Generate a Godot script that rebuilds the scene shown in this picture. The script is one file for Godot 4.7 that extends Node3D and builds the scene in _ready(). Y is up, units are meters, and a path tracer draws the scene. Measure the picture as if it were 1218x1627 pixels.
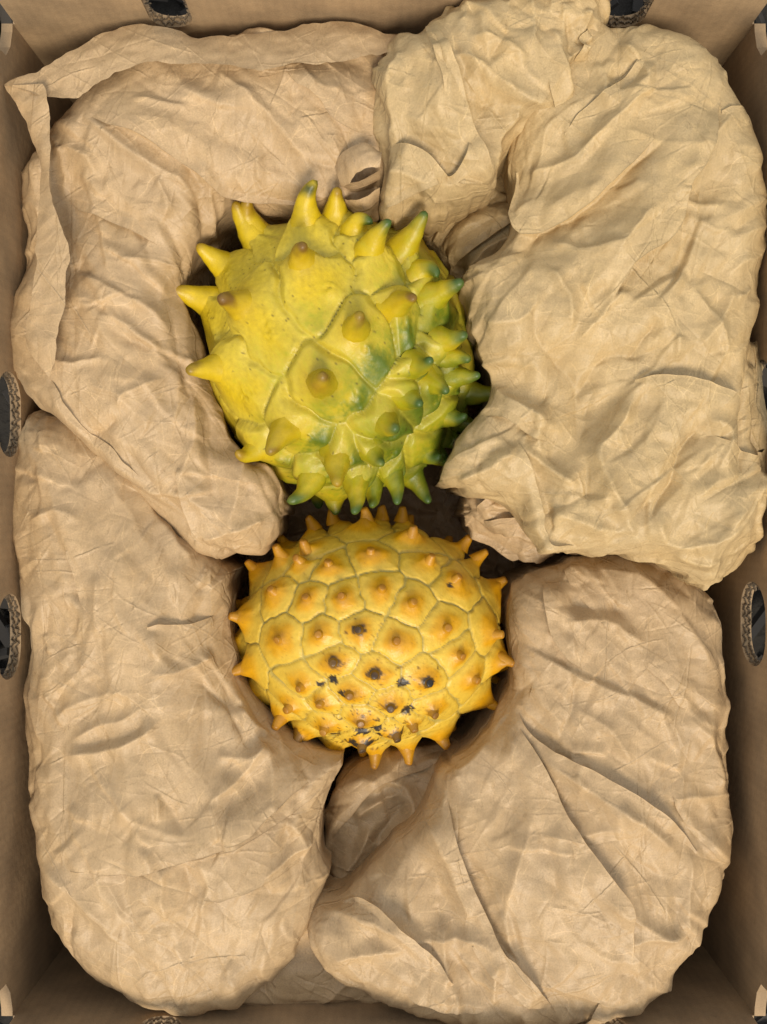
extends Node3D
# A cardboard box seen from above: two spiny rollinia fruits bedded in crumpled kraft paper.
# Lengths are metres unless a name ends in _mm; tracing units (1562 to the camera height of 0.56 m) are turned into real places by spot().

const F := 1562.0
const CAM_H := 0.56
const CELL := 0.70          # grid of the paper surfaces, mm
const COARSE := 4.0        # grid of the outline distances, mm
const HALF_X := 0.1667
const HALF_Z := 0.2230
const BOX_Z := 0.0035
const WALL := 0.005
const BOX_H := 0.15

var rng := RandomNumberGenerator.new()
var names := {}
var kraft: StandardMaterial3D
var card: StandardMaterial3D
var flute_mat: StandardMaterial3D
var skin_mat: StandardMaterial3D
var skin_mat_b: StandardMaterial3D

# ---------------------------------------------------------------- helpers
func spot(u: float, v: float, y: float) -> Vector3:
	return Vector3((u - 609.0) / F * (CAM_H - y), y, (v - 813.0) / F * (CAM_H - y))

func numbered(n: String) -> String:
	var k: int = names.get(n, 0)
	names[n] = k + 1
	return n if k == 0 else "%s_%03d" % [n, k]

func thing(called: String, label: String, category: String, at := Vector3.ZERO, group := "") -> Node3D:
	var o := Node3D.new()
	o.name = numbered(called)
	add_child(o)
	o.position = at
	o.set_meta("label", label)
	o.set_meta("category", category)
	if group:
		o.set_meta("group", group)
	return o

func obj(called: String, mesh: Mesh, mat: Material, parent: Node3D) -> MeshInstance3D:
	var o := MeshInstance3D.new()
	o.name = called
	o.mesh = mesh
	o.material_override = mat
	parent.add_child(o, true)
	return o

func structure(called: String, mesh: Mesh, mat: Material) -> MeshInstance3D:
	var o := obj(called, mesh, mat, self)
	o.set_meta("kind", "structure")
	return o

func finish(verts: PackedVector3Array, cols: PackedColorArray, idx: PackedInt32Array) -> ArrayMesh:
	var a := []
	a.resize(Mesh.ARRAY_MAX)
	a[Mesh.ARRAY_VERTEX] = verts
	if cols.size():
		a[Mesh.ARRAY_COLOR] = cols
	a[Mesh.ARRAY_INDEX] = idx
	var st := SurfaceTool.new()
	st.create_from_arrays(a)
	st.generate_normals()
	return st.commit()

func noise(kind: int, freq: float, sd: int, oct := 1) -> FastNoiseLite:
	var n := FastNoiseLite.new()
	n.noise_type = kind
	n.frequency = freq
	n.seed = sd
	n.fractal_type = FastNoiseLite.FRACTAL_FBM if oct > 1 else FastNoiseLite.FRACTAL_NONE
	n.fractal_octaves = oct
	return n

func smooth_line(p: PackedVector2Array, closed: bool, step: float) -> PackedVector2Array:
	var out := PackedVector2Array()
	var n := p.size()
	var last := n if closed else n - 1
	for i in last:
		var a: Vector2
		var d: Vector2
		var b := p[i]
		var c := p[(i + 1) % n]
		if closed:
			a = p[(i - 1 + n) % n]
			d = p[(i + 2) % n]
		else:
			a = p[maxi(i - 1, 0)]
			d = p[mini(i + 2, n - 1)]
		var k := maxi(1, int(ceil(b.distance_to(c) / step)))
		for j in k:
			out.append(b.cubic_interpolate(c, a, d, float(j) / k))
	if not closed:
		out.append(p[n - 1])
	return out

func pairs(list: Array, y: float, tilt := 0.0) -> PackedVector2Array:
	var out := PackedVector2Array()
	for i in range(0, list.size(), 2):
		var s := spot(list[i], list[i + 1], y)
		if tilt != 0.0:
			s = spot(list[i], list[i + 1], y + tilt * s.z)
		out.append(Vector2(s.x, s.z) * 1000.0)
	return out

# ---------------------------------------------------------------- crumpled paper
# One sheet of paper bundled up: an outline with a rolled-over rim, flat facets with sharp creases, and traced folds.
class Sheet:
	var x0: float
	var z0: float
	var nx: int
	var nz: int
	var cx: int
	var cz: int
	var h := PackedFloat32Array()      # relief, mm
	var wear := PackedFloat32Array()   # rubbed crests
	var sdf := PackedFloat32Array()    # distance to the outline on the coarse grid, mm

func sheet_grid(poly: PackedVector2Array, margin: float, blur: int) -> Sheet:
	var s := Sheet.new()
	var lo := poly[0]
	var hi := poly[0]
	for p in poly:
		lo = lo.min(p)
		hi = hi.max(p)
	lo -= Vector2.ONE * margin
	hi += Vector2.ONE * margin
	s.x0 = lo.x
	s.z0 = lo.y
	s.cx = int((hi.x - lo.x) / COARSE) + 2
	s.cz = int((hi.y - lo.y) / COARSE) + 2
	s.nx = int((hi.x - lo.x) / CELL) + 1
	s.nz = int((hi.y - lo.y) / CELL) + 1
	s.h.resize(s.nx * s.nz)
	s.wear.resize(s.nx * s.nz)
	s.sdf.resize(s.cx * s.cz)
	var m := poly.size()
	for j in s.cz:
		for i in s.cx:
			var p := Vector2(s.x0 + i * COARSE, s.z0 + j * COARSE)
			var best := 1e12
			for k in m:
				var q := Geometry2D.get_closest_point_to_segment(p, poly[k], poly[(k + 1) % m])
				var d := q.distance_squared_to(p)
				if d < best:
					best = d
			best = sqrt(best)
			s.sdf[j * s.cx + i] = best if Geometry2D.is_point_in_polygon(p, poly) else -best
	for b in blur:
		var t := s.sdf.duplicate()
		for j in range(1, s.cz - 1):
			for i in range(1, s.cx - 1):
				var o := j * s.cx + i
				s.sdf[o] = (t[o] * 2.0 + t[o - 1] + t[o + 1] + t[o - s.cx] + t[o + s.cx]) / 6.0
	return s

# flat facets between random creases: heights on jittered points, joined by triangles; stretch draws the facets out along ang
func facets(s: Sheet, size: float, amp: float, stretch: float, ang: float, mask: FastNoiseLite, mlo: float, mhi: float) -> void:
	var w := s.nx * CELL
	var d := s.nz * CELL
	var c := Vector2(w, d) * 0.5
	var r := c.length() + size * 2.0
	var pts := PackedVector2Array()
	var hs := PackedFloat32Array()
	var kx := int(2.0 * r / (size * stretch)) + 1
	var kz := int(2.0 * r / size) + 1
	var flat_pts := PackedVector2Array()
	for j in kz:
		for i in kx:
			var q := Vector2(i + 0.5 * (j % 2) + rng.randf_range(-0.46, 0.46), j + rng.randf_range(-0.46, 0.46)) * size
			var p := Vector2(q.x * stretch - r, q.y - r).rotated(ang) + c
			if p.x < -size * stretch or p.y < -size * stretch or p.x > w + size * stretch or p.y > d + size * stretch:
				continue
			flat_pts.append(q)
			pts.append(p)
			hs.append(amp * rng.randf_range(-1.0, 1.0))
	var tri := Geometry2D.triangulate_delaunay(flat_pts)
	for t in range(0, tri.size(), 3):
		var ia := tri[t]
		var ib := tri[t + 1]
		var ic := tri[t + 2]
		var a := pts[ia] / CELL
		var b := pts[ib] / CELL
		var e := pts[ic] / CELL
		var den := (b.y - e.y) * (a.x - e.x) + (e.x - b.x) * (a.y - e.y)
		if absf(den) < 1e-6:
			continue
		var gx0 := maxi(0, int(ceil(minf(a.x, minf(b.x, e.x)))))
		var gx1 := mini(s.nx - 1, int(floor(maxf(a.x, maxf(b.x, e.x)))))
		var gz0 := maxi(0, int(ceil(minf(a.y, minf(b.y, e.y)))))
		var gz1 := mini(s.nz - 1, int(floor(maxf(a.y, maxf(b.y, e.y)))))
		var ha := hs[ia]
		var hb := hs[ib]
		var hc := hs[ic]
		var la := (b.y - e.y) / den
		var lb := (e.y - a.y) / den
		for gz in range(gz0, gz1 + 1):
			var ka := ((e.x - b.x) * (gz - e.y) - (b.y - e.y) * e.x) / den
			var kb := ((a.x - e.x) * (gz - e.y) - (e.y - a.y) * e.x) / den
			for gx in range(gx0, gx1 + 1):
				var wa := la * gx + ka
				var wb := lb * gx + kb
				var wc := 1.0 - wa - wb
				if wa < 0.0 or wb < 0.0 or wc < 0.0:
					continue
				var v := wa * ha + wb * hb + wc * hc
				if mask:
					v *= smoothstep(mlo, mhi, mask.get_noise_2d(s.x0 + gx * CELL, s.z0 + gz * CELL))
				s.h[gz * s.nx + gx] += v

# network of crests (or, with a negative amp, troughs) round shallow dishes
func creased(s: Sheet, size: float, amp: float, stretch: float, ang: float, sd: int) -> void:
	var n := noise(FastNoiseLite.TYPE_CELLULAR, 1.0 / size, rng.randi() % 10000 + sd)
	n.cellular_distance_function = FastNoiseLite.DISTANCE_EUCLIDEAN_SQUARED
	n.cellular_return_type = FastNoiseLite.RETURN_DISTANCE
	n.cellular_jitter = 1.0
	var m := noise(FastNoiseLite.TYPE_SIMPLEX_SMOOTH, 1.0 / (size * 2.2), rng.randi() % 10000)
	var ca := cos(ang)
	var sa := sin(ang)
	for gz in s.nz:
		for gx in s.nx:
			var x := s.x0 + gx * CELL
			var z := s.z0 + gz * CELL
			var v := n.get_noise_2d((x * ca + z * sa) / stretch, z * ca - x * sa) + 1.0
			s.h[gz * s.nx + gx] += amp * (v - 0.3) * clampf(0.55 + 1.3 * m.get_noise_2d(x, z), 0.0, 1.3)

func soften(s: Sheet, times: int) -> void:
	for b in times:
		var t := s.h.duplicate()
		for j in range(1, s.nz - 1):
			for i in range(1, s.nx - 1):
				var o := j * s.nx + i
				s.h[o] = (t[o] * 2.0 + t[o - 1] + t[o + 1] + t[o - s.nx] + t[o + s.nx]) / 6.0

# a traced fold. kind: r crest, v trough, c one side lifted (the side to the left when walking along it in the plan)
func fold(s: Sheet, kind: String, amp: float, width: float, line: PackedVector2Array) -> void:
	var p := smooth_line(line, false, 5.0)
	for i in p.size():
		if i > 0 and i < p.size() - 1:
			p[i] += Vector2(rng.randf_range(-0.5, 0.5), rng.randf_range(-0.5, 0.5))
	var lo := p[0]
	var hi := p[0]
	var total := 0.0
	for i in p.size():
		lo = lo.min(p[i])
		hi = hi.max(p[i])
		if i:
			total += p[i].distance_to(p[i - 1])
	var gx0 := maxi(0, int((lo.x - width - s.x0) / CELL))
	var gx1 := mini(s.nx - 1, int((hi.x + width - s.x0) / CELL) + 1)
	var gz0 := maxi(0, int((lo.y - width - s.z0) / CELL))
	var gz1 := mini(s.nz - 1, int((hi.y + width - s.z0) / CELL) + 1)
	var w := gx1 - gx0 + 1
	var d := gz1 - gz0 + 1
	if w < 2 or d < 2:
		return
	var dist := PackedFloat32Array()
	var along := PackedFloat32Array()
	dist.resize(w * d)
	dist.fill(1e6)
	along.resize(w * d)
	var run := 0.0
	for k in p.size() - 1:
		var a := p[k]
		var b := p[k + 1]
		var ab := b - a
		var l2 := ab.length_squared()
		if l2 < 1e-6:
			continue
		var l := sqrt(l2)
		var sx0 := maxi(gx0, int((minf(a.x, b.x) - width - s.x0) / CELL))
		var sx1 := mini(gx1, int((maxf(a.x, b.x) + width - s.x0) / CELL) + 1)
		var sz0 := maxi(gz0, int((minf(a.y, b.y) - width - s.z0) / CELL))
		var sz1 := mini(gz1, int((maxf(a.y, b.y) + width - s.z0) / CELL) + 1)
		for gz in range(sz0, sz1 + 1):
			for gx in range(sx0, sx1 + 1):
				var q := Vector2(s.x0 + gx * CELL, s.z0 + gz * CELL) - a
				var t := clampf(q.dot(ab) / l2, 0.0, 1.0)
				var e := (q - ab * t).length()
				var o := (gz - gz0) * w + gx - gx0
				if e < absf(dist[o]):
					dist[o] = e if ab.cross(q) < 0.0 else -e
					along[o] = (run + t * l) / total
		run += l
	for gz in d:
		for gx in w:
			var o := gz * w + gx
			var e := dist[o]
			if absf(e) >= width:
				continue
			var t := along[o]
			var taper := smoothstep(0.0, 0.22, t) * (1.0 - smoothstep(0.78, 1.0, t))
			var x := absf(e) / width
			var g := (gz + gz0) * s.nx + gx + gx0
			var v := 0.0
			if kind == "c":
				var y := x * x
				if e > 0.0:
					v = amp * (1.0 - y) * (1.0 - y) * smoothstep(-0.9, 0.9, e)
				else:
					v = amp * (smoothstep(-0.9, 0.9, e) - 0.22 * x * (1.0 - x) * (1.0 - x) * 6.0)
			else:
				v = (amp if kind == "r" else -amp) * (1.0 - x) * (1.0 - x)
			s.h[g] += v * taper
			if kind != "v" and x < 0.16:
				s.wear[g] = maxf(s.wear[g], (1.0 - x / 0.16) * taper)

func knoll(s: Sheet, c: Vector2, radius: float, amp: float) -> void:
	for gz in range(maxi(0, int((c.y - radius - s.z0) / CELL)), mini(s.nz, int((c.y + radius - s.z0) / CELL) + 1)):
		for gx in range(maxi(0, int((c.x - radius - s.x0) / CELL)), mini(s.nx, int((c.x + radius - s.x0) / CELL) + 1)):
			var x := Vector2(s.x0 + gx * CELL, s.z0 + gz * CELL).distance_to(c) / radius
			if x < 1.0:
				s.h[gz * s.nx + gx] += amp * (1.0 - x * x) * (1.0 - x * x)

func paper(called: String, tint: Color, parent: Node3D, d: Dictionary) -> MeshInstance3D:
	var eq: float = d.eq
	var hr: float = d.rise
	var r: float = d.rim
	var top := eq + hr * 0.001
	var tilt: float = d.get("tilt", 0.0)
	rng.seed = d.seed
	var poly := smooth_line(pairs(d.outline, eq + hr * 0.0004, tilt), true, 8.0)
	for i in poly.size():
		poly[i] += Vector2(rng.randf_range(-1, 1), rng.randf_range(-1, 1)) * 1.3
	var s := sheet_grid(poly, r * 1.5 + 6.0, d.get("blur", 2))
	var big := noise(FastNoiseLite.TYPE_SIMPLEX_SMOOTH, 1.0 / 70.0, d.seed)
	var mask := noise(FastNoiseLite.TYPE_SIMPLEX_SMOOTH, 1.0 / 45.0, d.seed + 5, 2)
	var tone := noise(FastNoiseLite.TYPE_SIMPLEX_SMOOTH, 1.0 / 30.0, d.seed + 9, 3)
	var cell := noise(FastNoiseLite.TYPE_CELLULAR, 1.0 / 9.0, d.seed + 11)
	cell.cellular_return_type = FastNoiseLite.RETURN_DISTANCE
	cell.cellular_jitter = 1.0
	cell.domain_warp_enabled = true
	cell.domain_warp_amplitude = 4.0
	cell.domain_warp_frequency = 0.05
	var a: float = d.get("ang", 0.0)
	var k: float = d.get("crumple", 1.0)
	var zone := noise(FastNoiseLite.TYPE_SIMPLEX_SMOOTH, 1.0 / 62.0, d.seed + 31, 2)
	var a2: float = d.get("ang2", a + 0.5)
	facets(s, 30.0, 4.2 * k, d.get("stretch", 2.0), a, null, 0, 0)
	soften(s, 1)
	facets(s, 14.0, 3.3 * k, 2.4, a - 0.15, zone, -0.25, 0.4)
	creased(s, 24.0, 2.6 * k, 2.4, a + 0.1, 1)
	creased(s, 17.0, -1.1 * k, 2.4, a - 0.25, 2)
	# long thin pleats, drawn one way here and another way there
	facets(s, 7.0, 1.9 * k, 4.5, a, zone, 0.25, -0.25)
	facets(s, 6.5, 1.9 * k, 4.0, a2, zone, -0.15, 0.3)
	facets(s, 4.2, 0.95 * k, 2.2, a2 + 0.7, mask, -0.3, 0.4)
	facets(s, 2.6, 0.28 * k, 1.6, a - 0.4, mask, 0.3, -0.3)
	var loose: Array = []
	var area := s.nx * s.nz * CELL * CELL
	for i in int(area * k / 400.0):       # small stray creases, most of them along the way the paper is drawn
		var p := Vector2(s.x0 + rng.randf() * s.nx * CELL, s.z0 + rng.randf() * s.nz * CELL)
		var t := a + rng.randfn(0.0, 0.55)
		var l := rng.randf_range(8.0, 52.0)
		var pts := PackedVector2Array([p])
		var bend := rng.randfn(0.0, 0.16)
		for q in 4:
			p += Vector2.RIGHT.rotated(t) * l / 4.0
			t += bend + rng.randfn(0.0, 0.16)
			pts.append(p)
		var kind: String = ["r", "c", "v", "c", "c"][rng.randi() % 5]
		var strong := rng.randf_range(0.6, 2.0) * k
		var wide := rng.randf_range(3.0, 8.0) * (1.4 if kind == "c" else 1.0)
		fold(s, kind, strong, wide, pts)
		if kind == "c" and l > 26.0 and loose.size() < 9:
			loose.append([pts, strong, wide])
	for b in d.get("knolls", []):
		var c := pairs([b[0], b[1]], top, tilt)
		knoll(s, c[0], b[2] * 0.28, b[3])
	for f in d.get("folds", []):
		fold(s, f[0], f[1] * (1.15 if f[0] == "c" else (1.5 if f[0] == "r" else 0.95)), f[2] * (1.9 if f[0] == "c" else 1.0), pairs(f[3], top, tilt))
	# mesh
	var verts := PackedVector3Array()
	var cols := PackedColorArray()
	var idx := PackedInt32Array()
	var index := PackedInt32Array()
	index.resize(s.nx * s.nz)
	index.fill(-1)
	var dmin := -1.2 * r
	var gr := PackedVector2Array()
	gr.resize(s.cx * s.cz)
	for j in range(1, s.cz - 1):
		for i in range(1, s.cx - 1):
			var o := j * s.cx + i
			gr[o] = Vector2(s.sdf[o + 1] - s.sdf[o - 1], s.sdf[o + s.cx] - s.sdf[o - s.cx])
	var drop := maxf(10.0, eq * 1000.0 - 14.0) / 0.63
	var dome: float = d.get("dome", 8.0)
	for gz in s.nz:
		for gx in s.nx:
			var px := s.x0 + gx * CELL
			var pz := s.z0 + gz * CELL
			var fx := (px - s.x0) / COARSE
			var fz := (pz - s.z0) / COARSE
			var ix := mini(int(fx), s.cx - 2)
			var iz := mini(int(fz), s.cz - 2)
			fx -= ix
			fz -= iz
			var o := iz * s.cx + ix
			var d00 := s.sdf[o]
			var d10 := s.sdf[o + 1]
			var d01 := s.sdf[o + s.cx]
			var d11 := s.sdf[o + s.cx + 1]
			var dd := lerpf(lerpf(d00, d10, fx), lerpf(d01, d11, fx), fz)
			if dd < dmin:
				continue
			var g := gz * s.nx + gx
			var relief := s.h[g] + 1.6 * big.get_noise_2d(px, pz) + 0.45 * k * cell.get_noise_2d(px, pz)
			var x := px
			var z := pz
			var y := 0.0
			if dd >= r:
				y = hr + dome * (1.0 - exp(-(dd - r) / 30.0)) + relief
			else:
				var n := gr[o].lerp(gr[o + 1], fx).lerp(gr[o + s.cx].lerp(gr[o + s.cx + 1], fx), fz).normalized()
				var th := (r - dd) / r
				var inset := r - r * sin(minf(th, PI * 0.5))
				var shift := inset - dd
				var out := sin(minf(th, 1.9)) * relief * 0.8
				if th > PI * 0.5:
					y = -(th - PI * 0.5) * drop + cos(th) * relief * 0.4
					shift += (th - PI * 0.5) * r * 0.25
				else:
					y = hr * cos(th) + relief * cos(th)
				x += n.x * (shift - out)
				z += n.y * (shift - out)
			index[g] = verts.size()
			verts.append(Vector3(x, eq * 1000.0 + y + tilt * z, z) * 0.001)
			var v := 1.0 + 0.09 * tone.get_noise_2d(px, pz) + 0.10 * s.wear[g]
			var warm := 0.05 * tone.get_noise_2d(pz + 300.0, px)
			cols.append(Color(tint.r * v * (1.0 + warm * 0.4), tint.g * v, tint.b * v * (1.0 - warm)))
	for gz in s.nz - 1:
		for gx in s.nx - 1:
			var g := gz * s.nx + gx
			var i0 := index[g]
			var i1 := index[g + 1]
			var i2 := index[g + s.nx]
			var i3 := index[g + s.nx + 1]
			if i0 < 0 or i1 < 0 or i2 < 0 or i3 < 0:
				continue
			idx.append_array(PackedInt32Array([i0, i1, i2, i1, i3, i2]))
	var base := parent.position
	for i in verts.size():
		verts[i] -= base
	var made := obj(called, finish(verts, cols, idx), kraft, parent)
	# where a layer overlaps the next one, its free edge stands off as a thin sheet
	for f in d.get("folds", []):
		if f[0] == "c":
			overlap(s, index, verts, tint, parent, smooth_line(pairs(f[3], top, tilt), false, 1.1), f[1], f[2])
	for f in loose:
		overlap(s, index, verts, tint, parent, smooth_line(f[0], false, 1.1), f[1] * 0.9, f[2])
	return made

func on_sheet(s: Sheet, index: PackedInt32Array, verts: PackedVector3Array, q: Vector2) -> Vector3:
	var x := clampf((q.x - s.x0) / CELL, 0.0, s.nx - 2.0)
	var z := clampf((q.y - s.z0) / CELL, 0.0, s.nz - 2.0)
	var g := int(z) * s.nx + int(x)
	var i0 := index[g]
	var i1 := index[g + 1]
	var i2 := index[g + s.nx]
	var i3 := index[g + s.nx + 1]
	if i0 < 0 or i1 < 0 or i2 < 0 or i3 < 0:
		return Vector3.INF
	var fx := x - int(x)
	var fz := z - int(z)
	return verts[i0].lerp(verts[i1], fx).lerp(verts[i2].lerp(verts[i3], fx), fz)

func overlap(s: Sheet, index: PackedInt32Array, verts: PackedVector3Array, tint: Color, parent: Node3D, line: PackedVector2Array, amp: float, width: float) -> void:
	var n := line.size()
	var m := 14
	var out := PackedVector3Array()
	var cols := PackedColorArray()
	var idx := PackedInt32Array()
	var wob := noise(FastNoiseLite.TYPE_SIMPLEX_SMOOTH, 1.0 / 13.0, int(line[0].x * 10.0), 3)
	var rag := noise(FastNoiseLite.TYPE_CELLULAR, 1.0 / 9.0, int(line[0].y * 10.0))
	rag.cellular_return_type = FastNoiseLite.RETURN_DISTANCE
	for i in n:
		var t := float(i) / (n - 1)
		var dirn := (line[mini(i + 2, n - 1)] - line[maxi(i - 2, 0)]).normalized()
		var high := Vector2(dirn.y, -dirn.x)
		var taper := smoothstep(0.0, 0.2, t) * (1.0 - smoothstep(0.8, 1.0, t))
		var hang := (2.4 + 1.3 * wob.get_noise_2d(i * 0.35, 3.0) + 0.35 * rag.get_noise_2d(i * 1.1, 9.0)) * taper
		var deep := lerpf(4.0, width * 1.1, taper)
		for j in m + 1:
			var w := float(j) / m
			var o := lerpf(-hang, deep, w * w)
			var flat_p := line[i] + high * o
			var p := on_sheet(s, index, verts, line[i] + high * maxf(o, 1.2))
			if p == Vector3.INF:
				return
			var lift := (0.35 + 0.8 * taper * amp / 4.0 + 0.7 * wob.get_noise_2d(flat_p.x, flat_p.y)) * (1.0 - w)
			if o < 1.2:
				p += Vector3(high.x, 0, high.y) * (o - 1.2) * 0.001
				lift -= 0.10 * pow(1.2 - o, 1.5)
			p.y += (lift - 0.5 * w) * 0.001
			out.append(p)
			var v := 1.0 + 0.07 * wob.get_noise_2d(flat_p.x * 0.5, flat_p.y * 0.5) + (0.07 if j < 2 else 0.0)
			cols.append(Color(tint.r * v, tint.g * v, tint.b * v))
	for i in n - 1:
		for j in m:
			var q := i * (m + 1) + j
			idx.append_array(PackedInt32Array([q, q + 1, q + m + 1, q + 1, q + m + 2, q + m + 1]))
	obj("overlapping_edge", finish(out, cols, idx), kraft, parent)

# a loose strip of the same paper lofted between two edges: rows of [u, v, height] for each edge
func strip(called: String, tint: Color, parent: Node3D, edge_a: Array, edge_b: Array, bulge: float, sd: int) -> MeshInstance3D:
	rng.seed = sd
	var wob := noise(FastNoiseLite.TYPE_SIMPLEX_SMOOTH, 1.0 / 22.0, sd, 3)
	var cell := noise(FastNoiseLite.TYPE_CELLULAR, 1.0 / 14.0, sd + 3)
	cell.cellular_return_type = FastNoiseLite.RETURN_DISTANCE
	var ca := Curve3D.new()
	var cb := Curve3D.new()
	for side in [[ca, edge_a], [cb, edge_b]]:
		var list: Array = side[1]
		var pts: Array[Vector3] = []
		for q in list:
			pts.append(spot(q[0], q[1], q[2]) * 1000.0)
		for i in pts.size():
			var t := (pts[mini(i + 1, pts.size() - 1)] - pts[maxi(i - 1, 0)]) * 0.12
			side[0].add_point(pts[i], -t, t)
	var n := int(maxf(ca.get_baked_length(), cb.get_baked_length()) / 1.1) + 2
	var verts := PackedVector3Array()
	var cols := PackedColorArray()
	var idx := PackedInt32Array()
	var m := 20
	var pleat := noise(FastNoiseLite.TYPE_CELLULAR, 1.0 / 7.0, sd + 8)
	pleat.cellular_return_type = FastNoiseLite.RETURN_DISTANCE
	for i in n + 1:
		var a := ca.sample_baked(ca.get_baked_length() * i / n, true)
		var b := cb.sample_baked(cb.get_baked_length() * i / n, true)
		var across := (b - a).normalized()
		a += across * (2.2 * wob.get_noise_2d(i * 1.1, 7.0) + 0.4 * pleat.get_noise_2d(i * 1.4, 5.0))
		b += across * (3.0 * wob.get_noise_2d(i * 1.0, 77.0) + 0.4 * pleat.get_noise_2d(i * 1.6, 55.0))
		for j in m + 1:
			var t := float(j) / m
			var p := a.lerp(b, t)
			p.y += bulge * 4.0 * t * (1.0 - t) + 1.0 * wob.get_noise_2d(p.x, p.z) + 1.4 * cell.get_noise_2d(p.x, p.z) + 1.0 * pleat.get_noise_2d(p.x * 0.6 + p.z * 0.4, p.z)
			p.x += 0.8 * wob.get_noise_2d(p.z + 90.0, p.y)
			p.z += 0.8 * wob.get_noise_2d(p.x + 190.0, p.y)
			verts.append(p * 0.001 - parent.position)
			var v := 1.0 + 0.08 * wob.get_noise_2d(p.x * 0.7, p.z * 0.7)
			cols.append(Color(tint.r * v, tint.g * v, tint.b * v))
	for i in n:
		for j in m:
			var o := i * (m + 1) + j
			idx.append_array(PackedInt32Array([o, o + 1, o + m + 1, o + 1, o + m + 2, o + m + 1]))
	return obj(called, finish(verts, cols, idx), kraft, parent)

# ---------------------------------------------------------------- fruit
class Areole:
	var dir: Vector3          # unit direction of the spine in the fruit's unit sphere
	var cell: Vector3         # direction of the middle of its scale
	var tip: Vector3          # metres, from the fruit's centre
	var tip_col: Color
	var halo := 0.0
	var width := 1.0
	var length := 0.0
	var mark := 0.0

# the point of the fruit's (slightly swollen) ellipsoid that the line through a traced point meets; beyond the limb, the limb itself
func meet(centre: Vector3, rad: Vector3, u: float, v: float) -> Vector3:
	var o := (Vector3(0, CAM_H, 0) - centre) / rad
	var g := (spot(u, v, 0.0) - Vector3(0, CAM_H, 0)) / rad
	var a := g.dot(g)
	var b := o.dot(g)
	var c := o.dot(o) - 1.0
	var disc := b * b - a * c
	var t := -b / a if disc < 0.0 else (-b - sqrt(disc)) / a
	return (o + g * t).normalized()

func fruit_colour_a(n: Vector3, apex: float, edge: float, low: float, halo: float, w1: float, w2: float) -> Color:
	var yellow := Color(0.70, 0.495, 0.011)
	var pale := Color(0.68, 0.53, 0.06)
	var lime := Color(0.33, 0.335, 0.010)
	var green := Color(0.085, 0.14, 0.009)
	var c := yellow.lerp(pale, clampf(1.0 - edge * 3.0, 0.0, 1.0) * 0.8)
	c = c.lerp(lime, clampf(smoothstep(-0.08, 0.98, apex + 0.65 * w1 + 0.45 * w2 + low * 0.2) * 0.85, 0.0, 1.0))
	c = c.lerp(green, clampf(smoothstep(0.72, 1.42, apex * 1.12 + 0.35 * w1 + 0.3 * w2 + low * 0.6) * 0.9, 0.0, 1.0))
	c = c.lerp(pale, clampf(1.0 - edge * 9.0, 0.0, 1.0) * 0.35)
	c = c.lerp(Color(0.30, 0.15, 0.012), clampf(halo, 0.0, 0.85))
	var m := 1.0 + 0.22 * w2
	return Color(c.r * m, c.g * m, c.b * m)

func fruit_colour_b(rho: float, w1: float, w2: float, mark: float) -> Color:
	var line := Color(0.44, 0.36, 0.10)
	var pale := Color(0.80, 0.52, 0.055)
	var gold := Color(0.76, 0.375, 0.005)
	var tan_ := Color(0.50, 0.225, 0.012)
	var c := tan_.lerp(gold, smoothstep(0.04, 0.52 + 0.2 * w1, rho))
	c = c.lerp(pale, smoothstep(0.46 + 0.2 * w1, 0.82, rho))
	c = c.lerp(line, smoothstep(0.955, 0.99, rho) * 0.8)
	c = c.lerp(Color(0.26, 0.12, 0.012), clampf(mark * 1.6, 0.0, 0.8))
	c = c.lerp(Color(0.022, 0.017, 0.012), clampf(mark * 1.5 - 0.5, 0.0, 0.95))
	var m := 1.0 + 0.10 * w2
	return Color(c.r * m, c.g * m, c.b * m)

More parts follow.
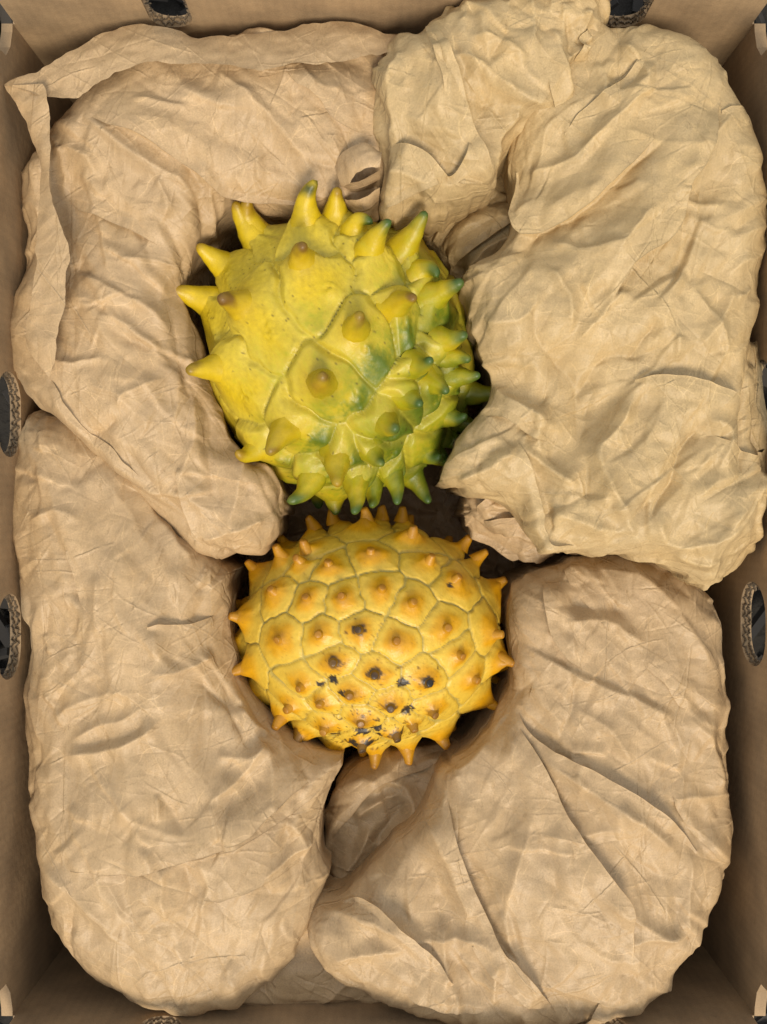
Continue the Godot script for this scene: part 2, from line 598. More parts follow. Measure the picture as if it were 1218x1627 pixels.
func spine_mesh(base: Vector3, normal: Vector3, tip: Vector3, r0: float, r1: float, base_col: Color, halo_col: Color, halo: float, reach: float, tip_col: Color, from: float, sd: int, skin := {}) -> ArrayMesh:
	var verts := PackedVector3Array()
	var cols := PackedColorArray()
	var idx := PackedInt32Array()
	var ln := base.distance_to(tip)
	var p0 := base - normal * r0 * 0.75
	var p1 := base + normal * ln * 0.58
	var rings := 16
	var sides := 16
	var wob := noise(FastNoiseLite.TYPE_SIMPLEX_SMOOTH, 120.0, sd, 2)
	for i in rings + 1:
		var t := float(i) / rings
		var p := p0.lerp(p1, t).lerp(p1.lerp(tip, t), t)
		var tg := (p1 - p0).lerp(tip - p1, t).normalized()
		var sx := tg.cross(Vector3(0.3, 0.2, 0.93)).normalized()
		var sz := sx.cross(tg).normalized()
		var rr := r1 + (r0 - r1) * (0.58 * (1.0 - t) + 0.42 * pow(1.0 - t, 3.2))
		if t > 0.84:
			rr *= sqrt(maxf(0.0, 1.0 - pow((t - 0.84) / 0.16, 2.0)))
		for j in sides:
			var a := TAU * j / sides
			var e := sx * cos(a) + sz * sin(a)
			var q := p + e * rr
			q += e * rr * 0.14 * wob.get_noise_3dv(q)
			verts.append(q)
			var k := clampf(smoothstep(from, 1.0, t + 0.3 * wob.get_noise_3dv(q * 0.8)), 0.0, 1.0)
			var away := q - base
			var ds := (away - normal * away.dot(normal)).length() * 1000.0
			if skin.size():
				var u: Vector3 = ((q - skin.off) / skin.rad).normalized()
				var dir: Vector3 = skin.dir
				var w1: float = skin.n1.get_noise_3dv(u)
				var w2: float = skin.n2.get_noise_3dv(u)
				base_col = fruit_colour_a(u, u.dot(skin.apex), 0.4, clampf((u - dir).dot(skin.tang) / 0.3, -0.6, 0.9), 0.0, w1, w2)
			cols.append(base_col.lerp(halo_col, halo * exp(-pow(ds / reach, 1.6))).lerp(tip_col, k))
	for i in rings:
		for j in sides:
			var a := i * sides + j
			var b := i * sides + (j + 1) % sides
			idx.append_array(PackedInt32Array([a, b, a + sides, b, b + sides, a + sides]))
	return finish(verts, cols, idx)

func sphere_grid(n: int) -> Array:
	var dirs := PackedVector3Array()
	var idx := PackedInt32Array()
	var key := {}
	for f in 6:
		var nrm: Vector3 = [Vector3.RIGHT, Vector3.LEFT, Vector3.UP, Vector3.DOWN, Vector3.BACK, Vector3.FORWARD][f]
		var ta := Vector3(nrm.y, nrm.z, nrm.x)
		var tb := nrm.cross(ta)
		var ids := PackedInt32Array()
		ids.resize((n + 1) * (n + 1))
		for j in n + 1:
			for i in n + 1:
				var a := tan((2.0 * i / n - 1.0) * PI / 4.0)
				var b := tan((2.0 * j / n - 1.0) * PI / 4.0)
				var q := nrm + ta * a + tb * b
				var o := j * (n + 1) + i
				if i == 0 or j == 0 or i == n or j == n:
					var kk := Vector3i((q * 4096.0).round())
					if key.has(kk):
						ids[o] = key[kk]
						continue
					key[kk] = dirs.size()
				ids[o] = dirs.size()
				dirs.append(q.normalized())
		for j in n:
			for i in n:
				var o := j * (n + 1) + i
				idx.append_array(PackedInt32Array([ids[o], ids[o + n + 1], ids[o + 1], ids[o + 1], ids[o + n + 1], ids[o + n + 2]]))
	return [dirs, idx]

func fruit_a(grid: Array) -> void:
	var rad := Vector3(0.0602, 0.060, 0.0634)
	var centre := spot(541, 562, 0.089)
	var o := thing("rollinia_fruit", "large yellow green rollinia with long curved green-tipped spines", "fruit", Vector3(centre.x, 0.008, centre.z))
	var off := centre - o.position
	rng.seed = 41
	var apex := (spot(690, 690, 0.10) - centre).normalized()
	var brown := Color(0.20, 0.10, 0.012)
	var dark := Color(0.035, 0.055, 0.012)
	var green := Color(0.06, 0.115, 0.018)
	var gold := Color(0.40, 0.24, 0.012)
	# base u, v, tip u, v, length mm, tip tone, halo, width
	var t1 := [[482, 420, 491, 408, 13, brown, 1.0, 1.0], [392, 488, 364, 485, 15, brown, 0.9, 1.1], [563, 524, 570, 503, 12, brown, 0.6, 1.0], [628, 486, 652, 485, 13, brown, 0.7, 0.9], [512, 606, 518, 593, 14, brown, 1.0, 1.1], [659, 580, 674, 570, 11, green, 0.25, 0.8], [608, 668, 625, 673, 12, green, 0.3, 1.0], [706, 659, 734, 656, 11, green, 0.1, 0.8], [675, 716, 694, 721, 10, green, 0.1, 0.85]]
	var t2 := [[708, 738, 730, 751, 11, green, 0.1, 0.8], [458, 676, 433, 717, 17, brown, 0.5, 1.1], [535, 726, 537, 764, 15, gold, 0.7, 1.0], [355, 583, 309, 590, 17, brown, 0.3, 1.05], [334, 480, 270, 457, 20, gold, 0.1, 1.2], [347, 414, 298, 378, 18, gold, 0.1, 1.1], [386, 350, 356, 296, 19, gold, 0.15, 1.1], [400, 362, 390, 309, 19, gold, 0.2, 1.2], [488, 358, 508, 303, 19, dark, 0.1, 1.1], [533, 346, 538, 314, 12, gold, 0.1, 0.9], [588, 398, 618, 366, 15, green, 0.15, 0.9]]
	var t3 := [[640, 396, 670, 349, 18, green, 0.3, 0.95], [686, 472, 726, 455, 15, green, 0.1, 0.95], [702, 542, 731, 532, 11, green, 0.1, 0.85], [718, 597, 754, 593, 12, green, 0.1, 0.8], [738, 622, 800, 610, 21, green, 0.05, 0.85], [733, 672, 771, 675, 14, green, 0.05, 0.8], [412, 710, 382, 713, 13, gold, 0.1, 0.9], [498, 752, 457, 791, 18, green, 0.1, 1.0], [565, 760, 561, 811, 18, green, 0.1, 0.9], [589, 766, 589, 800, 14, green, 0.0, 0.8], [620, 750, 627, 798, 16, green, 0.05, 0.8], [652, 752, 683, 800, 18, green, 0.3, 0.9], [712, 566, 738, 573, 9, green, 0.0, 0.75], [684, 608, 700, 623, 9, green, 0.0, 0.8], [563, 366, 591, 368, 10, green, 0.1, 0.8], [668, 433, 687, 449, 9, green, 0.0, 0.85], [646, 630, 662, 640, 8, green, 0.1, 0.8], [590, 716, 606, 728, 9, green, 0.1, 0.8], [722, 703, 742, 712, 11, green, 0.0, 0.75]]
	var list: Array[Areole] = []
	for row in t1 + t2 + t3:
		var a := Areole.new()
		a.dir = meet(centre, rad * 1.05, row[0], row[1])
		var surf := a.dir * rad * 1.04
		var ln: float = row[4] * 0.001
		var y := centre.y + surf.y
		var lat := spot(row[2], row[3], y + ln * 0.4) - spot(row[0], row[1], y)
		lat.y = 0.0
		if lat.length() > ln:
			ln = lat.length() * 1.02
		a.tip = surf + lat + Vector3(0, maxf(ln * 0.3, sqrt(maxf(0.0, ln * ln - lat.length_squared()))), 0)
		a.tip_col = row[5]
		a.halo = row[6]
		a.width = row[7]
		a.length = ln
		list.append(a)
	var ga := PI * (3.0 - sqrt(5.0))
	for i in 150:          # the side that rests in the paper
		var yy := 1.0 - 2.0 * (i + 0.5) / 150.0
		var q := Vector3(cos(ga * i) * sqrt(1.0 - yy * yy), yy, sin(ga * i) * sqrt(1.0 - yy * yy))
		q = (q + Vector3(rng.randf_range(-0.1, 0.1), rng.randf_range(-0.1, 0.1), rng.randf_range(-0.1, 0.1))).normalized()
		if q.y > 0.12:
			continue
		var gap := lerpf(0.46, 0.27, smoothstep(-0.5, 0.9, q.dot(apex)))
		var free := true
		for b in list:
			if b.dir.distance_to(q) < gap:
				free = false
		if not free:
			continue
		var a := Areole.new()
		a.dir = q
		var n := (q / rad).normalized()
		a.length = rng.randf_range(0.010, 0.016)
		a.tip = q * rad * 1.04 + (n + apex * 0.4).normalized() * a.length
		a.tip_col = green
		a.width = 0.9
		list.append(a)
	for a in list:
		var tang := (apex - a.dir * apex.dot(a.dir)).normalized()
		a.cell = (a.dir + tang * 0.13 * smoothstep(1.0, 0.3, a.dir.dot(apex))).normalized()
	var nd := noise(FastNoiseLite.TYPE_SIMPLEX_SMOOTH, 2.2, 3, 2)
	var n1 := noise(FastNoiseLite.TYPE_SIMPLEX_SMOOTH, 4.0, 7, 3)
	var n2 := noise(FastNoiseLite.TYPE_SIMPLEX_SMOOTH, 26.0, 8, 3)
	var n3 := noise(FastNoiseLite.TYPE_SIMPLEX_SMOOTH, 60.0, 9)
	var dirs: PackedVector3Array = grid[0]
	var verts := PackedVector3Array()
	var cols := PackedColorArray()
	verts.resize(dirs.size())
	cols.resize(dirs.size())
	var cells := PackedVector3Array()
	for a in list:
		cells.append(a.cell)
	for i in dirs.size():
		var u := dirs[i]
		var wq := (u + Vector3(nd.get_noise_3dv(u), nd.get_noise_3dv(u + Vector3.ONE * 5.0), nd.get_noise_3dv(u - Vector3.ONE * 7.0)) * 0.10).normalized()
		var d1 := 9.0
		var d2 := 9.0
		var b1 := 0
		for k in cells.size():
			var q := wq.distance_squared_to(cells[k])
			if q < d1:
				d2 = d1
				d1 = q
				b1 = k
			elif q < d2:
				d2 = q
		d1 = sqrt(d1)
		d2 = sqrt(d2)
		var a := list[b1]
		var edge := (d2 - d1)
		var ds := u.distance_to(a.dir) * 64.0       # mm from the spine
		var tang := (apex - a.dir * apex.dot(a.dir)).normalized()
		var low := (wq - a.dir).dot(tang) / maxf(d2, 0.05)
		var h := 1.9 * smoothstep(0.0, 0.075, edge) - 0.5 * (1.0 - smoothstep(0.0, 0.045, edge))
		h -= 1.3 * clampf(low, -1.0, 1.0) * smoothstep(0.0, 0.09, edge)
		var aside := absf((wq - a.dir).dot(tang.cross(a.dir)))
		var lip := smoothstep(0.42, 0.66, low + 0.12 * n2.get_noise_3dv(u)) * exp(-pow(aside / 0.055, 2.0)) * smoothstep(0.0, 0.03, edge)
		h += 1.7 * lip
		var w := 7.4 * a.width
		h += 6.6 * a.width * exp(-pow(ds / w, 1.2)) + 2.2 * exp(-ds * ds / 220.0)
		h += 0.7 * n1.get_noise_3dv(u * 0.8) + 0.12 * n2.get_noise_3dv(u)
		var nrm := (u / rad).normalized()
		verts[i] = off + u * rad + nrm * h * 0.001
		var halo := a.halo * 0.7 * exp(-pow(ds / (5.6 * a.width), 1.6)) * (1.0 + 0.6 * n1.get_noise_3dv(u * 3.0))
		var c := fruit_colour_a(u, u.dot(apex), edge, clampf(low, -0.6, 0.9), halo, n1.get_noise_3dv(u), n2.get_noise_3dv(u))
		c = c.lerp(Color(0.085, 0.14, 0.009), lip * 0.8 * smoothstep(0.0, 0.55, u.dot(apex)))
		var speck := n3.get_noise_3dv(u * 1.7)
		if speck > 0.8:
			c = c.lerp(Color(0.08, 0.05, 0.012), smoothstep(0.8, 0.88, speck) * 0.75)
		cols[i] = c
	obj("skin", finish(verts, cols, grid[1]), skin_mat, o)
	for k in list.size():
		var a := list[k]
		var nrm := (a.dir / rad).normalized()
		var base := a.dir * rad * 1.0 + nrm * 0.0068
		var apx := a.dir.dot(apex)
		var bc := fruit_colour_a(a.dir, apx, 0.4, 0.0, 0.0, n1.get_noise_3dv(a.dir), 0.0)
		var m := spine_mesh(off + base, nrm, off + a.tip + nrm * 0.0055 * clampf(a.dir.y, 0.15, 1.0), 0.0088 * a.width, 0.0017 * a.width, bc, Color(0.30, 0.15, 0.012), a.halo * 0.7, 5.6 * a.width, a.tip_col, 0.32 if a.tip_col == green else 0.6, k, {"off": off, "rad": rad, "dir": a.dir, "apex": apex, "tang": (apex - a.dir * apex.dot(a.dir)).normalized(), "n1": n1, "n2": n2})
		obj("spine", m, skin_mat, o)

func fruit_b(grid: Array) -> void:
	var rad := Vector3(0.0612, 0.055, 0.0518)
	var centre := spot(590, 1006, 0.083)
	var o := thing("rollinia_fruit", "smaller golden rollinia with short blunt bumps and black spots", "fruit", Vector3(centre.x, 0.010, centre.z))
	var off := centre - o.position
	rng.seed = 77
	# nubs traced from above (in units of the close view), blackness
	var rows := [435, 275, 0, 605, 230, 0, 845, 260, 0, 950, 335, 0, 770, 165, 0.2, 455, 110, 0, 590, 115, 0, 655, 60, 0, 728, 105, 0, 975, 210, 0, 370, 125, 0, 215, 385, 0, 345, 410, 0, 490, 405, 0, 650, 375, 0, 775, 430, 0, 915, 530, 0, 345, 215, 0, 318, 265, 0, 235, 575, 0, 395, 555, 0, 557, 537, 0.9, 707, 582, 0, 455, 667, 0.8, 322, 765, 0, 620, 716, 0.9, 840, 745, 1.0, 970, 640, 0]
	var rows2 := [520, 795, 0.35, 400, 830, 0.1, 685, 845, 0.8, 860, 868, 0.4, 565, 905, 0.35, 420, 930, 0.1, 275, 845, 0, 780, 925, 0.3, 90, 490, 0, 50, 600, 0, 100, 685, 0, 120, 795, 0, 150, 305, 0, 250, 245, 0, 1140, 350, 0, 1100, 555, 0, 1125, 650, 0, 1075, 815, 0, 1025, 730, 0, 1060, 240, 0, 905, 980, 0, 755, 1015, 0, 625, 1055, 0.2, 455, 1010, 0.9, 322, 945, 0.9, 245, 885, 0, 570, 990, 0.9, 710, 960, 0.9, 500, 470, 0]
	var list: Array[Areole] = []
	var all := rows + rows2
	for i in range(0, all.size() - 3, 3):
		var a := Areole.new()
		a.dir = meet(centre, rad * 1.10, 340.0 + all[i] / 2.436, 780.0 + all[i + 1] / 2.436)
		a.mark = all[i + 2]
		list.append(a)
	var ga := PI * (3.0 - sqrt(5.0))
	for i in 200:
		var yy := 1.0 - 2.0 * (i + 0.5) / 200.0
		var q := Vector3(cos(ga * i) * sqrt(1.0 - yy * yy), yy, sin(ga * i) * sqrt(1.0 - yy * yy))
		q = (q + Vector3(rng.randf_range(-0.08, 0.08), rng.randf_range(-0.08, 0.08), rng.randf_range(-0.08, 0.08))).normalized()
		var free := true
		for b in list:
			if b.dir.distance_to(q) < (0.30 if q.y < 0.25 else 0.36):
				free = false
		if not free:
			continue
		var a := Areole.new()
		a.dir = q
		list.append(a)
	var nd := noise(FastNoiseLite.TYPE_SIMPLEX_SMOOTH, 5.0, 13, 2)
	var n1 := noise(FastNoiseLite.TYPE_SIMPLEX_SMOOTH, 5.0, 17, 3)
	var n2 := noise(FastNoiseLite.TYPE_SIMPLEX_SMOOTH, 28.0, 18, 3)
	var n3 := noise(FastNoiseLite.TYPE_SIMPLEX_SMOOTH, 24.0, 19, 2)
	var blots: Array = []
	for b in [[455, 733, 2.2], [735, 745, 2.6], [750, 855, 3.0], [495, 785, 2.2], [460, 948, 2.4], [570, 935, 3.0], [630, 925, 2.6], [540, 965, 2.4], [850, 855, 2.0], [395, 820, 1.2], [405, 752, 1.6], [915, 365, 1.5], [600, 965, 2.2], [640, 948, 2.0]]:
		blots.append([meet(centre, rad * 1.05, 340.0 + b[0] / 2.436, 780.0 + b[1] / 2.436), b[2]])
	var scarred := meet(centre, rad, 575, 1160)
	var dirs: PackedVector3Array = grid[0]
	var verts := PackedVector3Array()
	var cols := PackedColorArray()
	verts.resize(dirs.size())
	cols.resize(dirs.size())
	var cells := PackedVector3Array()
	for a in list:
		cells.append(a.dir)
	for i in dirs.size():
		var u := dirs[i]
		var wq := (u + Vector3(nd.get_noise_3dv(u), nd.get_noise_3dv(u + Vector3.ONE * 5.0), nd.get_noise_3dv(u - Vector3.ONE * 7.0)) * 0.028).normalized()
		var d1 := 9.0
		var d2 := 9.0
		var b1 := 0
		for k in cells.size():
			var q := wq.distance_squared_to(cells[k])
			if q < d1:
				d2 = d1
				d1 = q
				b1 = k
			elif q < d2:
				d2 = q
		d1 = sqrt(d1)
		d2 = sqrt(d2)
		var a := list[b1]
		var rho := 2.0 * d1 / (d1 + d2)
		var e := (d2 - d1) * 55.0
		var tall := lerpf(0.82, 1.35, smoothstep(0.8, 0.25, u.y))
		var h := 1.1 * smoothstep(0.0, 1.7, e) + 4.6 * tall * tall * pow(maxf(0.0, 1.0 - rho), 1.7) + 0.9 * (1.0 - rho)
		h += 0.22 * n1.get_noise_3dv(u) + 0.08 * n2.get_noise_3dv(u)
		var mark := 0.0
		var ds := u.distance_to(a.dir) * 58.0
		if a.mark > 0.0:
			mark = a.mark * smoothstep(0.1, 0.5, exp(-pow(ds / 2.5, 2.0)) + 0.45 * n3.get_noise_3dv(u))
		for b in blots:
			var q: float = u.distance_to(b[0]) * 58.0
			if q < 7.0:
				mark = maxf(mark, smoothstep(0.35, 0.6, exp(-pow(q / b[1], 2.0)) + 0.55 * n3.get_noise_3dv(u * 1.3)))
		var near := exp(-pow(u.distance_to(scarred) * 58.0 / 24.0, 2.0))
		mark = maxf(mark, near * smoothstep(0.42, 0.52, n3.get_noise_3dv(u * 0.9)))
		mark = maxf(mark, 0.8 * smoothstep(0.56, 0.62, n3.get_noise_3dv(u * 2.1 + Vector3.ONE)) * (0.25 + near))
		var nrm := (u / rad).normalized()
		verts[i] = off + u * rad + nrm * h * 0.001
		cols[i] = fruit_colour_b(rho, n1.get_noise_3dv(u), n2.get_noise_3dv(u), mark)
	obj("skin", finish(verts, cols, grid[1]), skin_mat_b, o)
	for k in list.size():
		var a := list[k]
		var nrm := (a.dir / rad).normalized()
		var side := smoothstep(0.8, 0.25, a.dir.y)
		var tall := lerpf(0.82, 1.35, side)
		var hill := 0.0013 + 0.0009 + 0.0046 * tall * tall
		var base := a.dir * rad + nrm * (hill - lerpf(0.0012, 0.0042, side))
		var lean := Vector3(rng.randf_range(-1, 1), 0.2, rng.randf_range(-1, 1)).normalized()
		var ln := lerpf(0.0018, 0.0050, side) * rng.randf_range(0.85, 1.15)
		var tip := base + (nrm + lean * 0.25).normalized() * ln
		var dark := Color(0.02, 0.016, 0.012)
		var tone := fruit_colour_b(0.12, 0.0, 0.0, 0.0)
		var bc := fruit_colour_b(0.24, 0.0, 0.0, 0.0).lerp(dark, a.mark * 0.6)
		var tc := tone.lerp(Color(0.36, 0.14, 0.014), 0.5).lerp(dark, a.mark)
		obj("spine", spine_mesh(off + base, nrm, off + tip, lerpf(0.0026, 0.0040, side), lerpf(0.0015, 0.0016, side), bc, tone.lerp(dark, a.mark * 0.8), 0.7, 3.0, tc, 0.5, k + 300), skin_mat_b, o)

# ---------------------------------------------------------------- box
func slot(w: float, hgt: float, depth: float) -> CSGPolygon3D:
	var p := PackedVector2Array()
	var r := minf(w, hgt) * 0.48
	for q in [[1, 1, 0], [-1, 1, 1], [-1, -1, 2], [1, -1, 3]]:
		for i in 7:
			var a: float = (q[2] + i / 6.0) * PI / 2.0
			p.append(Vector2(q[0] * (w / 2.0 - r) + cos(a) * r, q[1] * (hgt / 2.0 - r) + sin(a) * r))
	var c := CSGPolygon3D.new()
	c.polygon = p
	c.depth = depth
	c.operation = CSGShape3D.OPERATION_SUBTRACTION
	return c

# rough fluting that shows in the cut edge of a slot: two wavy layers that run round it
func fluting(w: float, hgt: float, sd: int) -> ArrayMesh:
	var verts := PackedVector3Array()
	var idx := PackedInt32Array()
	var r := minf(w, hgt) * 0.48
	var loop := PackedVector2Array()
	for q in [[1, 1, 0], [-1, 1, 1], [-1, -1, 2], [1, -1, 3]]:
		for i in 7:
			var a: float = (q[2] + i / 6.0) * PI / 2.0
			loop.append(Vector2(q[0] * (w / 2.0 - r) + cos(a) * r, q[1] * (hgt / 2.0 - r) + sin(a) * r))
	loop = smooth_line(loop, true, 0.0004)
	var rough := noise(FastNoiseLite.TYPE_SIMPLEX, 900.0, sd, 2)
	for layer in 2:
		var run := 0.0
		var first := verts.size()
		for i in loop.size():
			var p := loop[i]
			run += p.distance_to(loop[(i - 1 + loop.size()) % loop.size()]) if i else 0.0
			var n := -p.normalized()
			var z := (layer - 0.5) * 0.0021 + 0.0006 * sin(run * TAU / 0.0047 + 2.0 * rough.get_noise_2d(run * 0.3, 9.0)) * (1.0 + rough.get_noise_2d(run * 0.4, 20.0)) + 0.0007 * rough.get_noise_2d(run * 0.6, 40.0 + layer * 5.0)
			for j in 2:
				var q := p + n * (0.0016 * j - 0.0004 + (0.0014 * rough.get_noise_2d(run, layer * 3.0) if j else 0.0))
				for side in 2:
					verts.append(Vector3(q.x, q.y, z + (side - 0.5) * 0.0005))
		var cnt := loop.size()
		for i in cnt:
			var a := first + i * 4
			var b := first + ((i + 1) % cnt) * 4
			for e in [[0, 2], [3, 1], [2, 3]]:
				idx.append_array(PackedInt32Array([a + e[0], a + e[1], b + e[0], a + e[1], b + e[1], b + e[0]]))
	return finish(verts, PackedColorArray(), idx)

func wall_panel(box: Node3D, length: float, at: Vector3, turn: float, slots: Array, sd: int, notch: bool) -> void:
	# built along x, inner face at z = +WALL / 2
	var c := CSGCombiner3D.new()
	c.name = "wall_panel"
	box.add_child(c, true)
	c.position = at
	c.rotation.y = turn
	var b := CSGBox3D.new()
	b.name = "sheet"
	b.size = Vector3(length, BOX_H, WALL)
	b.position.y = BOX_H / 2.0
	b.material = card
	c.add_child(b)
	for e in [-1.0, 1.0]:      # the corners are cut away at the top
		var cut := CSGPolygon3D.new()
		cut.name = "slot"
		cut.polygon = PackedVector2Array([Vector2(0.002, 0.118), Vector2(-0.004, 0.1185), Vector2(-0.012, 0.121), Vector2(-0.018, 0.126), Vector2(-0.02, 0.16), Vector2(0.002, 0.16)]) if notch else PackedVector2Array([Vector2(0.002, 0.117), Vector2(-0.001, 0.118), Vector2(-0.0016, 0.16), Vector2(0.002, 0.16)])
		if e < 0.0:
			var flip := PackedVector2Array()
			for p in cut.polygon:
				flip.insert(0, Vector2(-p.x, p.y))
			cut.polygon = flip
		cut.depth = 0.03
		cut.operation = CSGShape3D.OPERATION_SUBTRACTION
		cut.material = card
		cut.position = Vector3(e * length / 2.0, 0, 0.015)
		c.add_child(cut, true)
	for s in slots:
		var q := slot(s[2], s[3], 0.03)
		q.name = "slot"
		q.material = card
		q.position = Vector3(s[0], s[1], 0.015)
		c.add_child(q, true)
		var f := obj("fluted_edge", fluting(s[2], s[3], sd), flute_mat, box)
		f.position = at + Vector3(s[0], s[1], 0).rotated(Vector3.UP, turn)
		f.rotation.y = turn

# ---------------------------------------------------------------- materials
func speckle(sd: int, flecks: int, rubbed: int) -> ImageTexture:
	var n := 1024
	var im := Image.create(n, n, false, Image.FORMAT_RGB8)
	var f := noise(FastNoiseLite.TYPE_SIMPLEX_SMOOTH, 0.24, sd, 3)
	var g := noise(FastNoiseLite.TYPE_SIMPLEX_SMOOTH, 0.02, sd + 1, 3)
	var ia := f.get_seamless_image(n, n, false, false, 0.1, false)
	var ib := g.get_seamless_image(n, n, false, false, 0.1, false)
	ia.convert(Image.FORMAT_L8)
	ib.convert(Image.FORMAT_L8)
	var da := ia.get_data()
	var db := ib.get_data()
	var out := PackedByteArray()
	out.resize(n * n * 3)
	for i in n * n:
		var a := (da[i] - 128) / 128.0
		var b := (db[i] - 128) / 128.0
		var v := 222.0 + a * 24.0 + b * 11.0
		out[i * 3] = clampi(int(v), 0, 255)
		out[i * 3 + 1] = clampi(int(v - absf(a) * 3.0), 0, 255)
		out[i * 3 + 2] = clampi(int(v - absf(a) * 6.0), 0, 255)
	im = Image.create_from_data(n, n, false, Image.FORMAT_RGB8, out)
	rng.seed = sd
	for i in flecks:
		var p := Vector2(rng.randf() * n, rng.randf() * n)
		var dirn := Vector2.RIGHT.rotated(rng.randf() * TAU)
		var pale := rng.randf() < 0.25
		var depth := rng.randf_range(0.86, 0.96)
		for k in rng.randi_range(3, 14):
			var q := Vector2i(posmod(int(p.x), n), posmod(int(p.y), n))
			var c := im.get_pixelv(q)
			im.set_pixelv(q, Color(minf(1.0, c.r * 1.08), minf(1.0, c.g * 1.07), minf(1.0, c.b * 1.05)) if pale else Color(c.r * depth, c.g * depth * 0.99, c.b * depth * 0.97))
			p += dirn
			dirn = dirn.rotated(rng.randf_range(-0.25, 0.25))
	for i in rubbed:        # creases rubbed pale
		var p := Vector2(rng.randf() * n, rng.randf() * n)
		var t := rng.randf() * TAU
		var bend := rng.randf_range(-0.03, 0.03)
		var steps := rng.randi_range(20, 110)
		var pale := rng.randf_range(0.04, 0.13)
		for k in steps:
			var f2 := pale * sin(PI * (k + 0.5) / steps)
			for w in 2:
				var q := Vector2i(posmod(int(p.x) + w, n), posmod(int(p.y), n))
				var c := im.get_pixelv(q)
				im.set_pixelv(q, Color(minf(1.0, c.r + f2), minf(1.0, c.g + f2), minf(1.0, c.b + f2 * 0.9)))
			p += Vector2.RIGHT.rotated(t)
			t += bend + rng.randf_range(-0.12, 0.12)
	return ImageTexture.create_from_image(im)

func bumps(kind: int, freq: float, sd: int, strength: float, oct: int, ret := FastNoiseLite.RETURN_DISTANCE) -> NoiseTexture2D:
	var n := noise(kind, freq, sd, oct)
	n.cellular_return_type = ret
	n.cellular_jitter = 1.0
	n.domain_warp_enabled = kind == FastNoiseLite.TYPE_CELLULAR
	n.domain_warp_amplitude = 20.0
	n.domain_warp_frequency = 0.02
	var t := NoiseTexture2D.new()
	t.width = 1024
	t.height = 1024
	t.seamless = true
	t.noise = n
	t.as_normal_map = true
	t.bump_strength = strength
	return t

# relief of finely crumpled paper, 250 mm a side, as a normal map
func crumple_map() -> ImageTexture:
	var n := 1024
	var s := Sheet.new()
	s.nx = n
	s.nz = n
	s.h.resize(n * n)
	s.wear.resize(n * n)
	rng.seed = 505
	var k := n * CELL / 250.0
	var mask := noise(FastNoiseLite.TYPE_SIMPLEX_SMOOTH, 1.0 / (26.0 * k), 506, 2)
	facets(s, 10.0 * k, 1.0 * k, 1.7, 0.5, null, 0, 0)
	facets(s, 4.6 * k, 0.5 * k, 1.6, 1.7, mask, -0.5, 0.5)
	facets(s, 2.1 * k, 0.17 * k, 1.4, 2.6, mask, -0.2, 0.6)
	for i in 620:          # long sharp creases
		var p := Vector2(rng.randf(), rng.randf()) * n * CELL
		var t := rng.randf() * TAU
		var l := rng.randf_range(8.0, 55.0) * k
		var bend := rng.randfn(0.0, 0.10)
		var pts := PackedVector2Array([p])
		for q in 4:
			p += Vector2.RIGHT.rotated(t) * l / 4.0
			t += bend + rng.randfn(0.0, 0.06)
			pts.append(p)
		var kind: String = ["r", "v", "c", "r"][rng.randi() % 4]
		fold(s, kind, rng.randf_range(0.16, 0.52) * k, rng.randf_range(0.9, 2.2) * k, pts)
	var out := PackedByteArray()
	out.resize(n * n * 3)
	for j in n:
		for i in n:
			var o := j * n + i
			var gx := (s.h[j * n + (i + 1) % n] - s.h[o]) / CELL
			var gz := (s.h[((j + 1) % n) * n + i] - s.h[o]) / CELL
			if i == n - 1 or j == n - 1:
				gx = 0.0
				gz = 0.0
			var v := Vector3(-gx, gz, 1.0).normalized()
			out[o * 3] = int(127.5 + 127.5 * v.x)
			out[o * 3 + 1] = int(127.5 + 127.5 * v.y)
			out[o * 3 + 2] = int(127.5 + 127.5 * v.z)
	return ImageTexture.create_from_image(Image.create_from_data(n, n, false, Image.FORMAT_RGB8, out))

func card_texture() -> ImageTexture:
	# kraft liner: fine grain with faint lines of the flutes behind it
	var n := 512
	var f := noise(FastNoiseLite.TYPE_SIMPLEX_SMOOTH, 0.35, 91, 3)
	var g := noise(FastNoiseLite.TYPE_SIMPLEX_SMOOTH, 0.012, 92, 3)
	var da := f.get_seamless_image(n, n, false, false, 0.1, false)
	var db := g.get_seamless_image(n, n, false, false, 0.1, false)
	var im := Image.create(n, n, false, Image.FORMAT_RGB8)
	for j in n:
		for i in n:
			var v := 0.88 + (da.get_pixel(i, j).r - 0.5) * 0.16 + (db.get_pixel(i, j).r - 0.5) * 0.22 + 0.012 * sin(i * TAU * 40.0 / n)
			im.set_pixel(i, j, Color(v, v * 0.99, v * 0.97))
	return ImageTexture.create_from_image(im)

